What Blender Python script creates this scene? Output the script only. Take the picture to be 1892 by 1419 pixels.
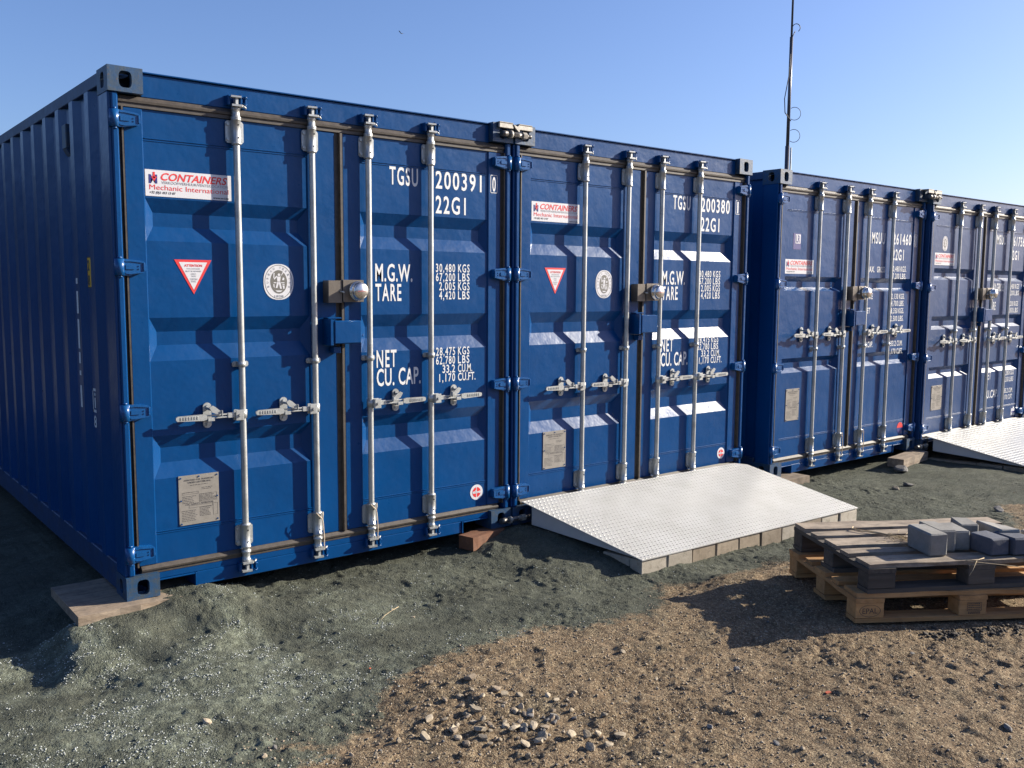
import bpy, math, random
import numpy as np
from mathutils import Matrix, Vector
from math import sin, cos, pi, radians

for o in list(bpy.data.objects):
    bpy.data.objects.remove(o)
S = bpy.context.scene
COL = S.collection
random.seed(7)

# ------------------------------------------------------------------ camera
YAW, PITCH, ROLL = -0.67709, -0.10466, -0.00696
cam_d = bpy.data.cameras.new('camera')
cam_d.sensor_width = 36.0
cam_d.lens = 36.0 * 1689.3 / 1892.0
cam_d.clip_start = 0.05
cam_d.clip_end = 5000
cam = bpy.data.objects.new('camera', cam_d)
COL.objects.link(cam)
RM = Matrix.Rotation(YAW, 3, 'Z') @ Matrix.Rotation(PITCH, 3, 'X') @ Matrix.Rotation(ROLL, 3, 'Y')
RM = RM @ Matrix(((1, 0, 0), (0, 0, -1), (0, 1, 0)))      # camera looks along local -Z, up +Y
cam.matrix_world = Matrix.Translation((-1.2727, -4.6187, 1.5632)) @ RM.to_4x4()
S.camera = cam

# ------------------------------------------------------------------ world + sun
SUN_AZ = radians(112.0)      # clockwise from +Y
SUN_EL = radians(24.0)
world = bpy.data.worlds.new('World')
S.world = world
world.use_nodes = True
wn = world.node_tree
wn.nodes.clear()
sky = wn.nodes.new('ShaderNodeTexSky')
sky.sky_type = 'NISHITA'
sky.sun_disc = False
sky.sun_elevation = SUN_EL
sky.sun_rotation = SUN_AZ
sky.altitude = 50
sky.air_density = 1.0
sky.dust_density = 1.3
sky.ozone_density = 6.5
bg = wn.nodes.new('ShaderNodeBackground')
bg.inputs['Strength'].default_value = 0.085
wo = wn.nodes.new('ShaderNodeOutputWorld')
tint = wn.nodes.new('ShaderNodeMix')
tint.data_type = 'RGBA'
tint.blend_type = 'MULTIPLY'
tint.inputs[0].default_value = 1.0
tint.inputs[7].default_value = (1.12, 0.975, 1.02, 1)       # the slightly violet blue of this sky
wn.links.new(sky.outputs[0], tint.inputs[6])
wn.links.new(tint.outputs[2], bg.inputs[0])
wn.links.new(bg.outputs[0], wo.inputs[0])
sd = bpy.data.lights.new('sun', 'SUN')
sd.energy = 5.0
sd.angle = radians(0.5)
sd.color = (1.0, 0.91, 0.77)
sun = bpy.data.objects.new('sun', sd)
COL.objects.link(sun)
sdir = Vector((sin(SUN_AZ) * cos(SUN_EL), cos(SUN_AZ) * cos(SUN_EL), sin(SUN_EL)))
sun.rotation_euler = sdir.to_track_quat('Z', 'Y').to_euler()
S.view_settings.view_transform = 'Standard'
S.view_settings.look = 'None'
S.view_settings.exposure = 1.1
S.view_settings.gamma = 1.0
S.view_settings.use_curve_mapping = False
S.render.engine = 'CYCLES'


# ------------------------------------------------------------------ materials
def new_mat(name):
    m = bpy.data.materials.new(name)
    m.use_nodes = True
    nt = m.node_tree
    nt.nodes.clear()
    out = nt.nodes.new('ShaderNodeOutputMaterial')
    b = nt.nodes.new('ShaderNodeBsdfPrincipled')
    nt.links.new(b.outputs[0], out.inputs[0])
    return m, nt, b


def N(nt, t, **kw):
    n = nt.nodes.new(t)
    for k, v in kw.items():
        if k in n.inputs:
            n.inputs[k].default_value = v
        else:
            setattr(n, k, v)
    return n


def noise(nt, vec, scale, detail=4, rough=0.55):
    n = N(nt, 'ShaderNodeTexNoise')
    n.inputs['Scale'].default_value = scale
    n.inputs['Detail'].default_value = detail
    n.inputs['Roughness'].default_value = rough
    if vec is not None:
        nt.links.new(vec, n.inputs['Vector'])
    return n.outputs[0]


def ramp(nt, fac, stops):
    r = nt.nodes.new('ShaderNodeValToRGB')
    el = r.color_ramp.elements
    while len(el) < len(stops):
        el.new(0.5)
    for e, (p, c) in zip(el, stops):
        e.position = p
        e.color = (c, c, c, 1) if isinstance(c, (int, float)) else (*c, 1)
    nt.links.new(fac, r.inputs[0])
    return r.outputs[0]


def mixc(nt, fac, a, b, blend='MIX'):
    m = nt.nodes.new('ShaderNodeMix')
    m.data_type = 'RGBA'
    m.blend_type = blend
    for sock, v in ((m.inputs[0], fac), (m.inputs[6], a), (m.inputs[7], b)):
        if isinstance(v, (int, float)):
            sock.default_value = v
        elif isinstance(v, tuple):
            sock.default_value = (*v, 1)
        else:
            nt.links.new(v, sock)
    return m.outputs[2]


def mathn(nt, op, a, b=0.0, clamp=False):
    m = nt.nodes.new('ShaderNodeMath')
    m.operation = op
    m.use_clamp = clamp
    for s, v in ((m.inputs[0], a), (m.inputs[1], b)):
        if isinstance(v, (int, float)):
            s.default_value = v
        else:
            nt.links.new(v, s)
    return m.outputs[0]


def bump(nt, bsdf, h, strength, dist, prev=None):
    b = nt.nodes.new('ShaderNodeBump')
    b.inputs['Strength'].default_value = strength
    b.inputs['Distance'].default_value = dist
    nt.links.new(h, b.inputs['Height'])
    if prev is not None:
        nt.links.new(prev, b.inputs['Normal'])
    if bsdf is not None:
        nt.links.new(b.outputs[0], bsdf.inputs['Normal'])
    return b.outputs[0]


def objco(nt):
    return nt.nodes.new('ShaderNodeTexCoord').outputs['Object']


def geopos(nt):
    return nt.nodes.new('ShaderNodeNewGeometry').outputs['Position']


def paint(name, col, rough=0.38, dust=0.25, dustcol=(0.16, 0.16, 0.15), spec=0.5):
    m, nt, b = new_mat(name)
    p = geopos(nt)
    n1 = noise(nt, p, 1.7, 5, 0.6)
    n2 = noise(nt, p, 14, 5, 0.65)
    n3 = noise(nt, p, 160, 2, 0.5)
    c = mixc(nt, ramp(nt, n1, [(0.3, 0.0), (0.75, 1.0)]), tuple(x * 0.88 for x in col), tuple(min(1, x * 1.1) for x in col))
    d = mathn(nt, 'MULTIPLY', ramp(nt, n2, [(0.5, 0.0), (0.85, 1.0)]), dust)
    c = mixc(nt, d, c, dustcol)
    # fine scuffs and scratches
    mp = nt.nodes.new('ShaderNodeMapping')
    mp.inputs['Scale'].default_value = (60, 60, 3)
    nt.links.new(p, mp.inputs[0])
    sc = ramp(nt, noise(nt, mp.outputs[0], 1.0, 6, 0.7), [(0.68, 0.0), (0.76, 1.0)])
    c = mixc(nt, mathn(nt, 'MULTIPLY', sc, 0.05), c, (0.25, 0.27, 0.3))
    nt.links.new(c, b.inputs['Base Color'])
    r = nt.nodes.new('ShaderNodeMapRange')
    r.inputs[3].default_value = rough - 0.06
    r.inputs[4].default_value = rough + 0.12
    nt.links.new(n2, r.inputs[0])
    nt.links.new(r.outputs[0], b.inputs['Roughness'])
    b.inputs['Specular IOR Level'].default_value = spec
    x = bump(nt, None, n1, 0.3, 0.04)
    x = bump(nt, None, noise(nt, p, 7, 3, 0.5), 0.07, 0.01, x)
    bump(nt, b, n3, 0.06, 0.002, x)
    return m


BLUE = (0.0003, 0.046, 0.163)
M_blue = paint('blue_paint', BLUE, 0.28, 0.012, spec=0.26)
M_blue2 = paint('faded_blue_paint', (0.006, 0.043, 0.140), 0.36, 0.08, spec=0.3)
M_rail = paint('dusty_rail_paint', (0.004, 0.035, 0.11), 0.5, 0.8, (0.055, 0.05, 0.042))
M_blue_light = paint('blue_hinge_paint', (0.003, 0.068, 0.22), 0.25, 0.02)


def cast_mat():
    m, nt, b = new_mat('worn_casting_paint')
    p = geopos(nt)
    n1 = noise(nt, p, 22, 6, 0.7)
    n2 = noise(nt, p, 60, 4, 0.6)
    c = mixc(nt, ramp(nt, n1, [(0.42, 0.0), (0.62, 1.0)]), (0.008, 0.050, 0.125), (0.035, 0.055, 0.075))
    c = mixc(nt, ramp(nt, n2, [(0.60, 0.0), (0.70, 0.7)]), c, (0.09, 0.055, 0.03))
    nt.links.new(c, b.inputs['Base Color'])
    b.inputs['Roughness'].default_value = 0.5
    bump(nt, b, n2, 0.35, 0.003)
    return m


M_cast = cast_mat()


def galv():
    m, nt, b = new_mat('galvanised_steel')
    p = geopos(nt)
    n1 = noise(nt, p, 70, 4, 0.6)
    n2 = noise(nt, p, 9, 3, 0.6)
    c = mixc(nt, n1, (0.34, 0.36, 0.36), (0.56, 0.57, 0.55))
    c = mixc(nt, ramp(nt, n2, [(0.48, 0.0), (0.75, 0.55)]), c, (0.20, 0.19, 0.17))
    nt.links.new(c, b.inputs['Base Color'])
    b.inputs['Metallic'].default_value = 0.55
    b.inputs['Roughness'].default_value = 0.42
    bump(nt, b, n1, 0.15, 0.001)
    return m


M_galv = galv()


def simple(name, col, rough=0.6, metal=0.0, var=0.25, scale=40, bstr=0.2, bd=0.002):
    m, nt, b = new_mat(name)
    p = geopos(nt)
    n1 = noise(nt, p, scale, 5, 0.65)
    c = mixc(nt, ramp(nt, n1, [(0.3, 0.0), (0.7, 1.0)]), tuple(x * (1 - var) for x in col), tuple(min(1.0, x * (1 + var)) for x in col))
    nt.links.new(c, b.inputs['Base Color'])
    b.inputs['Roughness'].default_value = rough
    b.inputs['Metallic'].default_value = metal
    if bstr:
        bump(nt, b, n1, bstr, bd)
    return m


M_gasket = simple('rubber_gasket', (0.056, 0.046, 0.037), 0.55, 0, 0.35, 30)
M_black = simple('black_void', (0.012, 0.013, 0.015), 0.8, 0, 0.1)
M_white_print = simple('white_print', (0.62, 0.63, 0.63), 0.5, 0, 0.05, 20, 0)
M_sticker = simple('white_sticker', (0.60, 0.60, 0.62), 0.35, 0, 0.04, 10, 0)
M_red_print = simple('red_print', (0.62, 0.035, 0.035), 0.45, 0, 0.05, 10, 0)
M_navy_print = simple('navy_print', (0.02, 0.02, 0.16), 0.45, 0, 0.05, 10, 0)
M_grey_print = simple('grey_print', (0.20, 0.21, 0.24), 0.5, 0, 0.05, 10, 0)
M_dark_print = simple('dark_print', (0.035, 0.035, 0.04), 0.5, 0, 0.05, 10, 0)
M_emblem_grey = simple('emblem_grey', (0.13, 0.125, 0.11), 0.5, 0, 0.05, 10, 0)
M_yellow = simple('yellow_sticker', (0.75, 0.42, 0.01), 0.45, 0, 0.05, 10, 0)
M_idplate = simple('etched_plate', (0.27, 0.25, 0.22), 0.45, 0.2, 0.12, 25, 0.05)
M_stainless = simple('brushed_stainless', (0.62, 0.60, 0.58), 0.26, 0.95, 0.1, 90, 0.08, 0.001)
M_lockplate = simple('lock_plate_steel', (0.150, 0.130, 0.108), 0.42, 0.5, 0.12, 50, 0.1)
M_bridge = simple('dull_zinc', (0.34, 0.32, 0.28), 0.5, 0.35, 0.2, 60, 0.2)
M_darksteel = simple('oily_steel', (0.12, 0.115, 0.11), 0.42, 0.7, 0.3, 60, 0.2)
M_rope = simple('pale_rope', (0.55, 0.45, 0.33), 0.85, 0, 0.3, 300, 0.4)
M_mast = simple('mast_aluminium', (0.10, 0.10, 0.115), 0.35, 0.5, 0.1, 20, 0)
M_cable = simple('black_cable', (0.03, 0.03, 0.035), 0.6, 0, 0.1, 20, 0)
M_rampwhite = simple('white_ramp_side', (0.46, 0.46, 0.45), 0.5, 0, 0.06, 8, 0.05)
M_straw = simple('dry_straw', (0.42, 0.33, 0.20), 0.85, 0, 0.3, 80, 0)
M_bird = simple('bird_plumage', (0.03, 0.03, 0.03), 0.8, 0, 0.1, 10, 0)
M_trail = simple('ice_trail', (0.8, 0.8, 0.8), 1.0, 0, 0.0, 10, 0)


def tread_mat():
    m, nt, b = new_mat('white_tread_paint')
    p = geopos(nt)
    n1 = noise(nt, p, 3.5, 6, 0.65)
    n2 = noise(nt, p, 55, 5, 0.7)
    c = mixc(nt, ramp(nt, n1, [(0.35, 0.0), (0.75, 1.0)]), (0.445, 0.445, 0.425), (0.36, 0.355, 0.33))
    c = mixc(nt, ramp(nt, n2, [(0.60, 0.0), (0.72, 0.7)]), c, (0.20, 0.18, 0.15))
    c = mixc(nt, ramp(nt, noise(nt, p, 11, 7, 0.8), [(0.58, 0.0), (0.72, 0.4)]), c, (0.27, 0.25, 0.21))
    nt.links.new(c, b.inputs['Base Color'])
    b.inputs['Roughness'].default_value = 0.42
    bump(nt, b, n2, 0.1, 0.001)
    return m


M_tread = tread_mat()


def wood(name, a, bcol, rough=0.8, dirt=0.4, axis=(2.5, 40, 40)):
    m, nt, b = new_mat(name)
    co = objco(nt)
    oi = nt.nodes.new('ShaderNodeObjectInfo')
    mp = nt.nodes.new('ShaderNodeMapping')
    mp.inputs['Scale'].default_value = axis
    nt.links.new(co, mp.inputs[0])
    va = nt.nodes.new('ShaderNodeVectorMath')
    va.operation = 'ADD'
    cx = nt.nodes.new('ShaderNodeCombineXYZ')
    r = mathn(nt, 'MULTIPLY', oi.outputs['Random'], 37.0)
    nt.links.new(r, cx.inputs[0]); nt.links.new(r, cx.inputs[1])
    nt.links.new(mp.outputs[0], va.inputs[0]); nt.links.new(cx.outputs[0], va.inputs[1])
    g = noise(nt, va.outputs[0], 1.0, 6, 0.65)
    c = mixc(nt, ramp(nt, g, [(0.3, 0.0), (0.7, 1.0)]), a, bcol)
    n2 = noise(nt, geopos(nt), 12, 6, 0.7)
    c = mixc(nt, mathn(nt, 'MULTIPLY', ramp(nt, n2, [(0.45, 0.0), (0.7, 1.0)]), dirt), c, (0.05, 0.045, 0.04))
    v = mathn(nt, 'ADD', mathn(nt, 'MULTIPLY', oi.outputs['Random'], 0.4), 0.8)
    cc = nt.nodes.new('ShaderNodeVectorMath'); cc.operation = 'SCALE'
    nt.links.new(c, cc.inputs[0]); nt.links.new(v, cc.inputs['Scale'])
    nt.links.new(cc.outputs[0], b.inputs['Base Color'])
    b.inputs['Roughness'].default_value = rough
    bump(nt, b, g, 0.55, 0.004)
    return m


M_wood_new = wood('fresh_pine', (0.33, 0.165, 0.055), (0.48, 0.27, 0.11), dirt=0.25)
M_wood_old = wood('weathered_pine', (0.155, 0.115, 0.080), (0.37, 0.305, 0.23), dirt=0.65)
M_wood_dark = wood('dark_pine', (0.045, 0.038, 0.03), (0.10, 0.085, 0.07), dirt=0.5)  # darker pine for the upper pallet's blocks, cross boards and base boards
M_plank = wood('packing_plank', (0.15, 0.105, 0.068), (0.30, 0.24, 0.175), dirt=0.6)
M_rustwood = wood('reddish_packing_block', (0.12, 0.045, 0.02), (0.18, 0.085, 0.045), dirt=0.35)


def concrete(name, a, bc, stain=(0.10, 0.085, 0.05), sc=0.5):
    m, nt, b = new_mat(name)
    oi = nt.nodes.new('ShaderNodeObjectInfo')
    p = geopos(nt)
    n1 = noise(nt, p, 9, 6, 0.7)
    n2 = noise(nt, p, 130, 4, 0.7)
    c = mixc(nt, ramp(nt, n1, [(0.3, 0.0), (0.7, 1.0)]), a, bc)
    c = mixc(nt, mathn(nt, 'MULTIPLY', ramp(nt, noise(nt, p, 20, 6, 0.75), [(0.52, 0.0), (0.66, 1.0)]), sc), c, stain)
    c = mixc(nt, mathn(nt, 'MULTIPLY', ramp(nt, n2, [(0.5, 0.0), (0.7, 1.0)]), 0.25), c, (0.08, 0.08, 0.08))
    v = mathn(nt, 'ADD', mathn(nt, 'MULTIPLY', oi.outputs['Random'], 0.35), 0.8)
    cc = nt.nodes.new('ShaderNodeVectorMath'); cc.operation = 'SCALE'
    nt.links.new(c, cc.inputs[0]); nt.links.new(v, cc.inputs['Scale'])
    nt.links.new(cc.outputs[0], b.inputs['Base Color'])
    b.inputs['Roughness'].default_value = 0.9
    x = bump(nt, None, n2, 0.4, 0.003)
    bump(nt, b, n1, 0.3, 0.01, x)
    return m


M_conc = concrete('pale_concrete', (0.30, 0.265, 0.21), (0.42, 0.38, 0.31))
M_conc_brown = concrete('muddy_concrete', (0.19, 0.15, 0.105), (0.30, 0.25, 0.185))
M_conc_grey = concrete('grey_concrete', (0.19, 0.185, 0.17), (0.30, 0.29, 0.265), sc=0.2)
M_conc_blue = concrete('blue_grey_concrete', (0.060, 0.068, 0.092), (0.10, 0.11, 0.138), stain=(0.2, 0.2, 0.2), sc=0.3)


def stone_mat(name, a, bc):
    m, nt, b = new_mat(name)
    oi = nt.nodes.new('ShaderNodeObjectInfo')
    p = geopos(nt)
    n1 = noise(nt, p, 45, 6, 0.7)
    c = mixc(nt, ramp(nt, n1, [(0.3, 0.0), (0.7, 1.0)]), a, bc)
    v = mathn(nt, 'ADD', mathn(nt, 'MULTIPLY', oi.outputs['Random'], 0.6), 0.65)
    cc = nt.nodes.new('ShaderNodeVectorMath'); cc.operation = 'SCALE'
    nt.links.new(c, cc.inputs[0]); nt.links.new(v, cc.inputs['Scale'])
    nt.links.new(cc.outputs[0], b.inputs['Base Color'])
    b.inputs['Roughness'].default_value = 0.85
    bump(nt, b, n1, 0.6, 0.004)
    return m


M_stone = stone_mat('pale_stone', (0.22, 0.175, 0.115), (0.42, 0.355, 0.26))
M_stone_grey = stone_mat('grey_stone', (0.105, 0.098, 0.088), (0.21, 0.20, 0.185))
M_stone_brown = stone_mat('brown_stone', (0.16, 0.12, 0.08), (0.30, 0.24, 0.17))
M_crumb = stone_mat('white_crumb', (0.26, 0.28, 0.26), (0.44, 0.46, 0.43))
M_crumb_g = stone_mat('green_crumb', (0.05, 0.060, 0.050), (0.10, 0.115, 0.098))
M_clod = stone_mat('damp_clod', (0.030, 0.024, 0.018), (0.065, 0.052, 0.038))
M_orange = simple('orange_paint_chip', (0.35, 0.07, 0.03), 0.8, 0, 0.1, 10, 0)


def ground_mat():
    m, nt, b = new_mat('site_ground')
    p = geopos(nt)
    at = nt.nodes.new('ShaderNodeAttribute')
    at.attribute_name = 'dirt'
    a = at.outputs['Fac']
    n_edge = noise(nt, p, 9, 8, 0.78)
    k = mathn(nt, 'ADD', a, mathn(nt, 'MULTIPLY', mathn(nt, 'SUBTRACT', n_edge, 0.5), 1.5))
    k = ramp(nt, k, [(0.42, 0.0), (0.60, 1.0)])
    nA = noise(nt, p, 2.3, 6, 0.65)
    nB = noise(nt, p, 30, 6, 0.75)
    nC = noise(nt, p, 170, 4, 0.75)
    def cells(scale, seed):
        mp = nt.nodes.new('ShaderNodeMapping')
        mp.inputs['Location'].default_value = (seed, seed * 2.3, 0)
        nt.links.new(p, mp.inputs[0])
        v = nt.nodes.new('ShaderNodeTexVoronoi')
        v.inputs['Scale'].default_value = scale
        nt.links.new(mp.outputs[0], v.inputs['Vector'])
        q = nt.nodes.new('ShaderNodeSeparateColor')
        nt.links.new(v.outputs['Color'], q.inputs[0])
        return v.outputs['Distance'], q.outputs[0], q.outputs[1]
    d1, r1, s1 = cells(95, 3.1)
    d2, r2, s2 = cells(210, 8.7)
    green = mixc(nt, ramp(nt, nA, [(0.3, 0.0), (0.7, 1.0)]), (0.074, 0.080, 0.060), (0.120, 0.124, 0.090))
    green = mixc(nt, ramp(nt, noise(nt, p, 8.0, 6, 0.75), [(0.50, 0.0), (0.66, 0.55)]), green, (0.040, 0.047, 0.040))
    green = mixc(nt, ramp(nt, nB, [(0.32, 0.0), (0.62, 1.0)]), mixc(nt, 0.6, green, (0.020, 0.025, 0.021)), green)
    green = mixc(nt, mathn(nt, 'MULTIPLY', ramp(nt, r2, [(0.0, 1.0), (0.5, 0.0)]), 0.35), green, (0.026, 0.032, 0.027))
    green = mixc(nt, mathn(nt, 'MULTIPLY', ramp(nt, s2, [(0.7, 0.0), (1.0, 1.0)]), 0.5), green, (0.13, 0.14, 0.12))
    sa = nt.nodes.new('ShaderNodeAttribute'); sa.attribute_name = 'salt'
    crust = mathn(nt, 'MULTIPLY', sa.outputs['Fac'], ramp(nt, noise(nt, p, 19, 7, 0.78), [(0.46, 0.0), (0.60, 1.0)]))
    green = mixc(nt, mathn(nt, 'MULTIPLY', sa.outputs['Fac'], 0.25), green, (0.17, 0.19, 0.14))
    green = mixc(nt, mathn(nt, 'MULTIPLY', crust, 0.6), green, (0.22, 0.245, 0.18))
    sp = mathn(nt, 'MULTIPLY', mathn(nt, 'LESS_THAN', d2, 0.33), mathn(nt, 'LESS_THAN', r2, mathn(nt, 'ADD', mathn(nt, 'MULTIPLY', crust, 0.35), 0.018)))
    green = mixc(nt, mathn(nt, 'MULTIPLY', sp, 0.85), green, (0.40, 0.42, 0.38))
    brown = mixc(nt, ramp(nt, nA, [(0.3, 0.0), (0.7, 1.0)]), (0.160, 0.110, 0.064), (0.275, 0.198, 0.122))
    brown = mixc(nt, ramp(nt, nB, [(0.34, 0.0), (0.62, 1.0)]), mixc(nt, 0.6, brown, (0.055, 0.038, 0.022)), brown)
    brown = mixc(nt, ramp(nt, noise(nt, p, 4.2, 5, 0.7), [(0.52, 0.0), (0.68, 0.6)]), brown, (0.130, 0.112, 0.074))
    brown = mixc(nt, ramp(nt, noise(nt, p, 9.5, 6, 0.75), [(0.54, 0.0), (0.66, 0.6)]), brown, (0.085, 0.066, 0.045))
    brown = mixc(nt, mathn(nt, 'MULTIPLY', ramp(nt, r2, [(0.0, 1.0), (0.4, 0.0)]), 0.6), brown, (0.045, 0.034, 0.024))
    brown = mixc(nt, mathn(nt, 'MULTIPLY', ramp(nt, s1, [(0.72, 0.0), (1.0, 1.0)]), 0.55), brown, (0.40, 0.32, 0.20))
    brown = mixc(nt, mathn(nt, 'MULTIPLY', ramp(nt, s2, [(0.8, 0.0), (1.0, 1.0)]), 0.6), brown, (0.50, 0.41, 0.27))
    c = mixc(nt, k, green, brown)
    nt.links.new(c, b.inputs['Base Color'])
    b.inputs['Roughness'].default_value = 0.95
    b.inputs['Specular IOR Level'].default_value = 0.2
    loose = ramp(nt, noise(nt, p, 5.5, 5, 0.65), [(0.40, 0.25), (0.60, 1.0)])
    d1 = mathn(nt, 'MULTIPLY', d1, loose); r1 = mathn(nt, 'MULTIPLY', r1, loose)
    d2 = mathn(nt, 'MULTIPLY', d2, loose); r2 = mathn(nt, 'MULTIPLY', r2, loose)
    x = bump(nt, None, nB, 0.5, 0.012)
    x = bump(nt, None, mathn(nt, 'ADD', mathn(nt, 'MULTIPLY', d1, -1.0), mathn(nt, 'MULTIPLY', r1, 0.6)), 0.75, 0.011, x)
    x = bump(nt, None, mathn(nt, 'ADD', mathn(nt, 'MULTIPLY', d2, -1.0), mathn(nt, 'MULTIPLY', r2, 0.6)), 0.75, 0.006, x)
    bump(nt, b, nC, 0.6, 0.005, x)
    return m


M_ground = ground_mat()


# ------------------------------------------------------------------ mesh helpers
class MB:
    def __init__(self):
        self.v, self.f, self.s = [], [], []

    def add(self, vs, fs, smooth=False, M=None):
        n = len(self.v)
        if M is not None:
            vs = [tuple(M @ Vector(q)) for q in vs]
        self.v += [tuple(q) for q in vs]
        self.f += [tuple(n + i for i in f) for f in fs]
        self.s += [smooth] * len(fs)
        return self

    def box(self, x0, x1, y0, y1, z0, z1, b=0.0, M=None):
        if b <= 0:
            vs = [(x, y, z) for x in (x0, x1) for y in (y0, y1) for z in (z0, z1)]
            fs = [(0, 1, 3, 2), (4, 6, 7, 5), (0, 4, 5, 1), (2, 3, 7, 6), (0, 2, 6, 4), (1, 5, 7, 3)]
            return self.add(vs, fs, False, M)
        b = min(b, (x1 - x0) * .49, (y1 - y0) * .49, (z1 - z0) * .49)
        vs = []
        idx = {}
        for i, x in enumerate((x0, x1)):
            for j, y in enumerate((y0, y1)):
                for k, z in enumerate((z0, z1)):
                    sx, sy, sz = (b if i == 0 else -b), (b if j == 0 else -b), (b if k == 0 else -b)
                    idx[i, j, k] = (len(vs), len(vs) + 1, len(vs) + 2)
                    vs += [(x, y + sy, z + sz), (x + sx, y, z + sz), (x + sx, y + sy, z)]
        fs = []
        for i in (0, 1):
            q = [idx[i, 0, 0][0], idx[i, 0, 1][0], idx[i, 1, 1][0], idx[i, 1, 0][0]]
            fs.append(q if i == 0 else q[::-1])
            q = [idx[0, i, 0][1], idx[1, i, 0][1], idx[1, i, 1][1], idx[0, i, 1][1]]
            fs.append(q if i == 0 else q[::-1])
            q = [idx[0, 0, i][2], idx[0, 1, i][2], idx[1, 1, i][2], idx[1, 0, i][2]]
            fs.append(q if i == 0 else q[::-1])
        for j in (0, 1):
            for k in (0, 1):
                q = [idx[0, j, k][1], idx[1, j, k][1], idx[1, j, k][2], idx[0, j, k][2]]
                fs.append(q if (j ^ k) else q[::-1])
                q = [idx[j, 0, k][0], idx[j, 1, k][0], idx[j, 1, k][2], idx[j, 0, k][2]]
                fs.append(q[::-1] if (j ^ k) else q)
                q = [idx[j, k, 0][0], idx[j, k, 1][0], idx[j, k, 1][1], idx[j, k, 0][1]]
                fs.append(q if (j ^ k) else q[::-1])
        for i in (0, 1):
            for j in (0, 1):
                for k in (0, 1):
                    q = list(idx[i, j, k])
                    fs.append(q if (i + j + k) % 2 else q[::-1])
        return self.add(vs, fs, False, M)

    def cyl(self, a, b, r, n=16, r2=None, caps=True, smooth=True):
        a, b = Vector(a), Vector(b)
        d = (b - a).normalized()
        u = d.orthogonal().normalized()
        w = d.cross(u)
        r2 = r if r2 is None else r2
        vs = []
        for c, rr in ((a, r), (b, r2)):
            for i in range(n):
                t = 2 * pi * i / n
                vs.append(tuple(c + u * cos(t) * rr + w * sin(t) * rr))
        fs = [(i, (i + 1) % n, n + (i + 1) % n, n + i) for i in range(n)]
        self.add(vs, fs, smooth)
        if caps:
            m = len(self.v) - 2 * n
            self.f += [tuple(m + i for i in range(n))[::-1], tuple(m + n + i for i in range(n))]
            self.s += [False, False]
        return self

    def lathe(self, cx, cy, prof, n=16):
        # prof: list of (z, r)
        vs = []
        for z, r in prof:
            for i in range(n):
                t = 2 * pi * i / n
                vs.append((cx + r * cos(t), cy + r * sin(t), z))
        fs = []
        for j in range(len(prof) - 1):
            for i in range(n):
                fs.append((j * n + i, j * n + (i + 1) % n, (j + 1) * n + (i + 1) % n, (j + 1) * n + i))
        self.add(vs, fs, True)
        return self

    def prism(self, pts, y0, y1, plane='xz', M=None):
        # pts 2D outline; extruded along the remaining axis
        n = len(pts)
        if plane == 'xz':
            vs = [(x, y0, z) for x, z in pts] + [(x, y1, z) for x, z in pts]
        elif plane == 'xy':
            vs = [(x, z, y0) for x, z in pts] + [(x, z, y1) for x, z in pts]
        else:
            vs = [(y0, x, z) for x, z in pts] + [(y1, x, z) for x, z in pts]
        fs = [tuple(range(n)), tuple(range(2 * n - 1, n - 1, -1))]
        fs += [(i + 1 if i + 1 < n else 0, i, n + i, n + (i + 1) % n) for i in range(n)]
        return self.add(vs, fs, False, M)

    def tube(self, pts, r, n=8, closed=False):
        P = [Vector(q) for q in pts]
        m = len(P)
        vs = []
        u = None
        for i, q in enumerate(P):
            if closed:
                d = (P[(i + 1) % m] - P[i - 1]).normalized()
            else:
                d = (P[min(i + 1, m - 1)] - P[max(i - 1, 0)]).normalized()
            u = d.orthogonal().normalized() if u is None else (u - d * u.dot(d)).normalized()
            w = d.cross(u)
            for k in range(n):
                t = 2 * pi * k / n
                vs.append(tuple(q + (u * cos(t) + w * sin(t)) * r))
        fs = []
        for i in range(m if closed else m - 1):
            j = (i + 1) % m
            for k in range(n):
                fs.append((i * n + k, i * n + (k + 1) % n, j * n + (k + 1) % n, j * n + k))
        if not closed:
            fs.append(tuple(range(n))[::-1])
            fs.append(tuple((m - 1) * n + k for k in range(n)))
        return self.add(vs, fs, True)

    def mesh(self, name):
        me = bpy.data.meshes.new(name)
        me.from_pydata(self.v, [], self.f)
        me.polygons.foreach_set('use_smooth', self.s)
        me.update()
        import bmesh
        bm = bmesh.new()
        bm.from_mesh(me)
        bmesh.ops.recalc_face_normals(bm, faces=bm.faces)
        bm.to_mesh(me)
        bm.free()
        return me


CACHE = {}


def cached(key, fn):
    if key not in CACHE:
        r = fn()
        CACHE[key] = r.mesh(str(key[0] if isinstance(key, tuple) else key)) if isinstance(r, MB) else r
    return CACHE[key]


def obj(name, me, mat, parent=None, loc=(0, 0, 0), rot=(0, 0, 0), label=None, cat=None, group=None, kind=None):
    if isinstance(me, MB):
        me = me.mesh(name)
    if mat is not None and len(me.materials) == 0:
        me.materials.append(mat)
    o = bpy.data.objects.new(name, me)
    COL.objects.link(o)
    o.parent = parent
    o.location = loc
    o.rotation_euler = rot
    if mat is not None and me.materials[0] is not mat:
        o.material_slots[0].link = 'OBJECT'
        o.material_slots[0].material = mat
    tag(o, label, cat, group, kind)
    return o


def tag(o, label=None, cat=None, group=None, kind=None):
    if label: o['label'] = label
    if cat: o['category'] = cat
    if group: o['group'] = group
    if kind: o['kind'] = kind


def thing(name, label, cat, loc=(0, 0, 0), rz=0, group=None):
    o = bpy.data.objects.new(name, None)
    o.empty_display_size = 0.1
    COL.objects.link(o)
    o.location = loc
    o.rotation_euler = (0, 0, rz)
    tag(o, label, cat, group)
    return o


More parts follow.
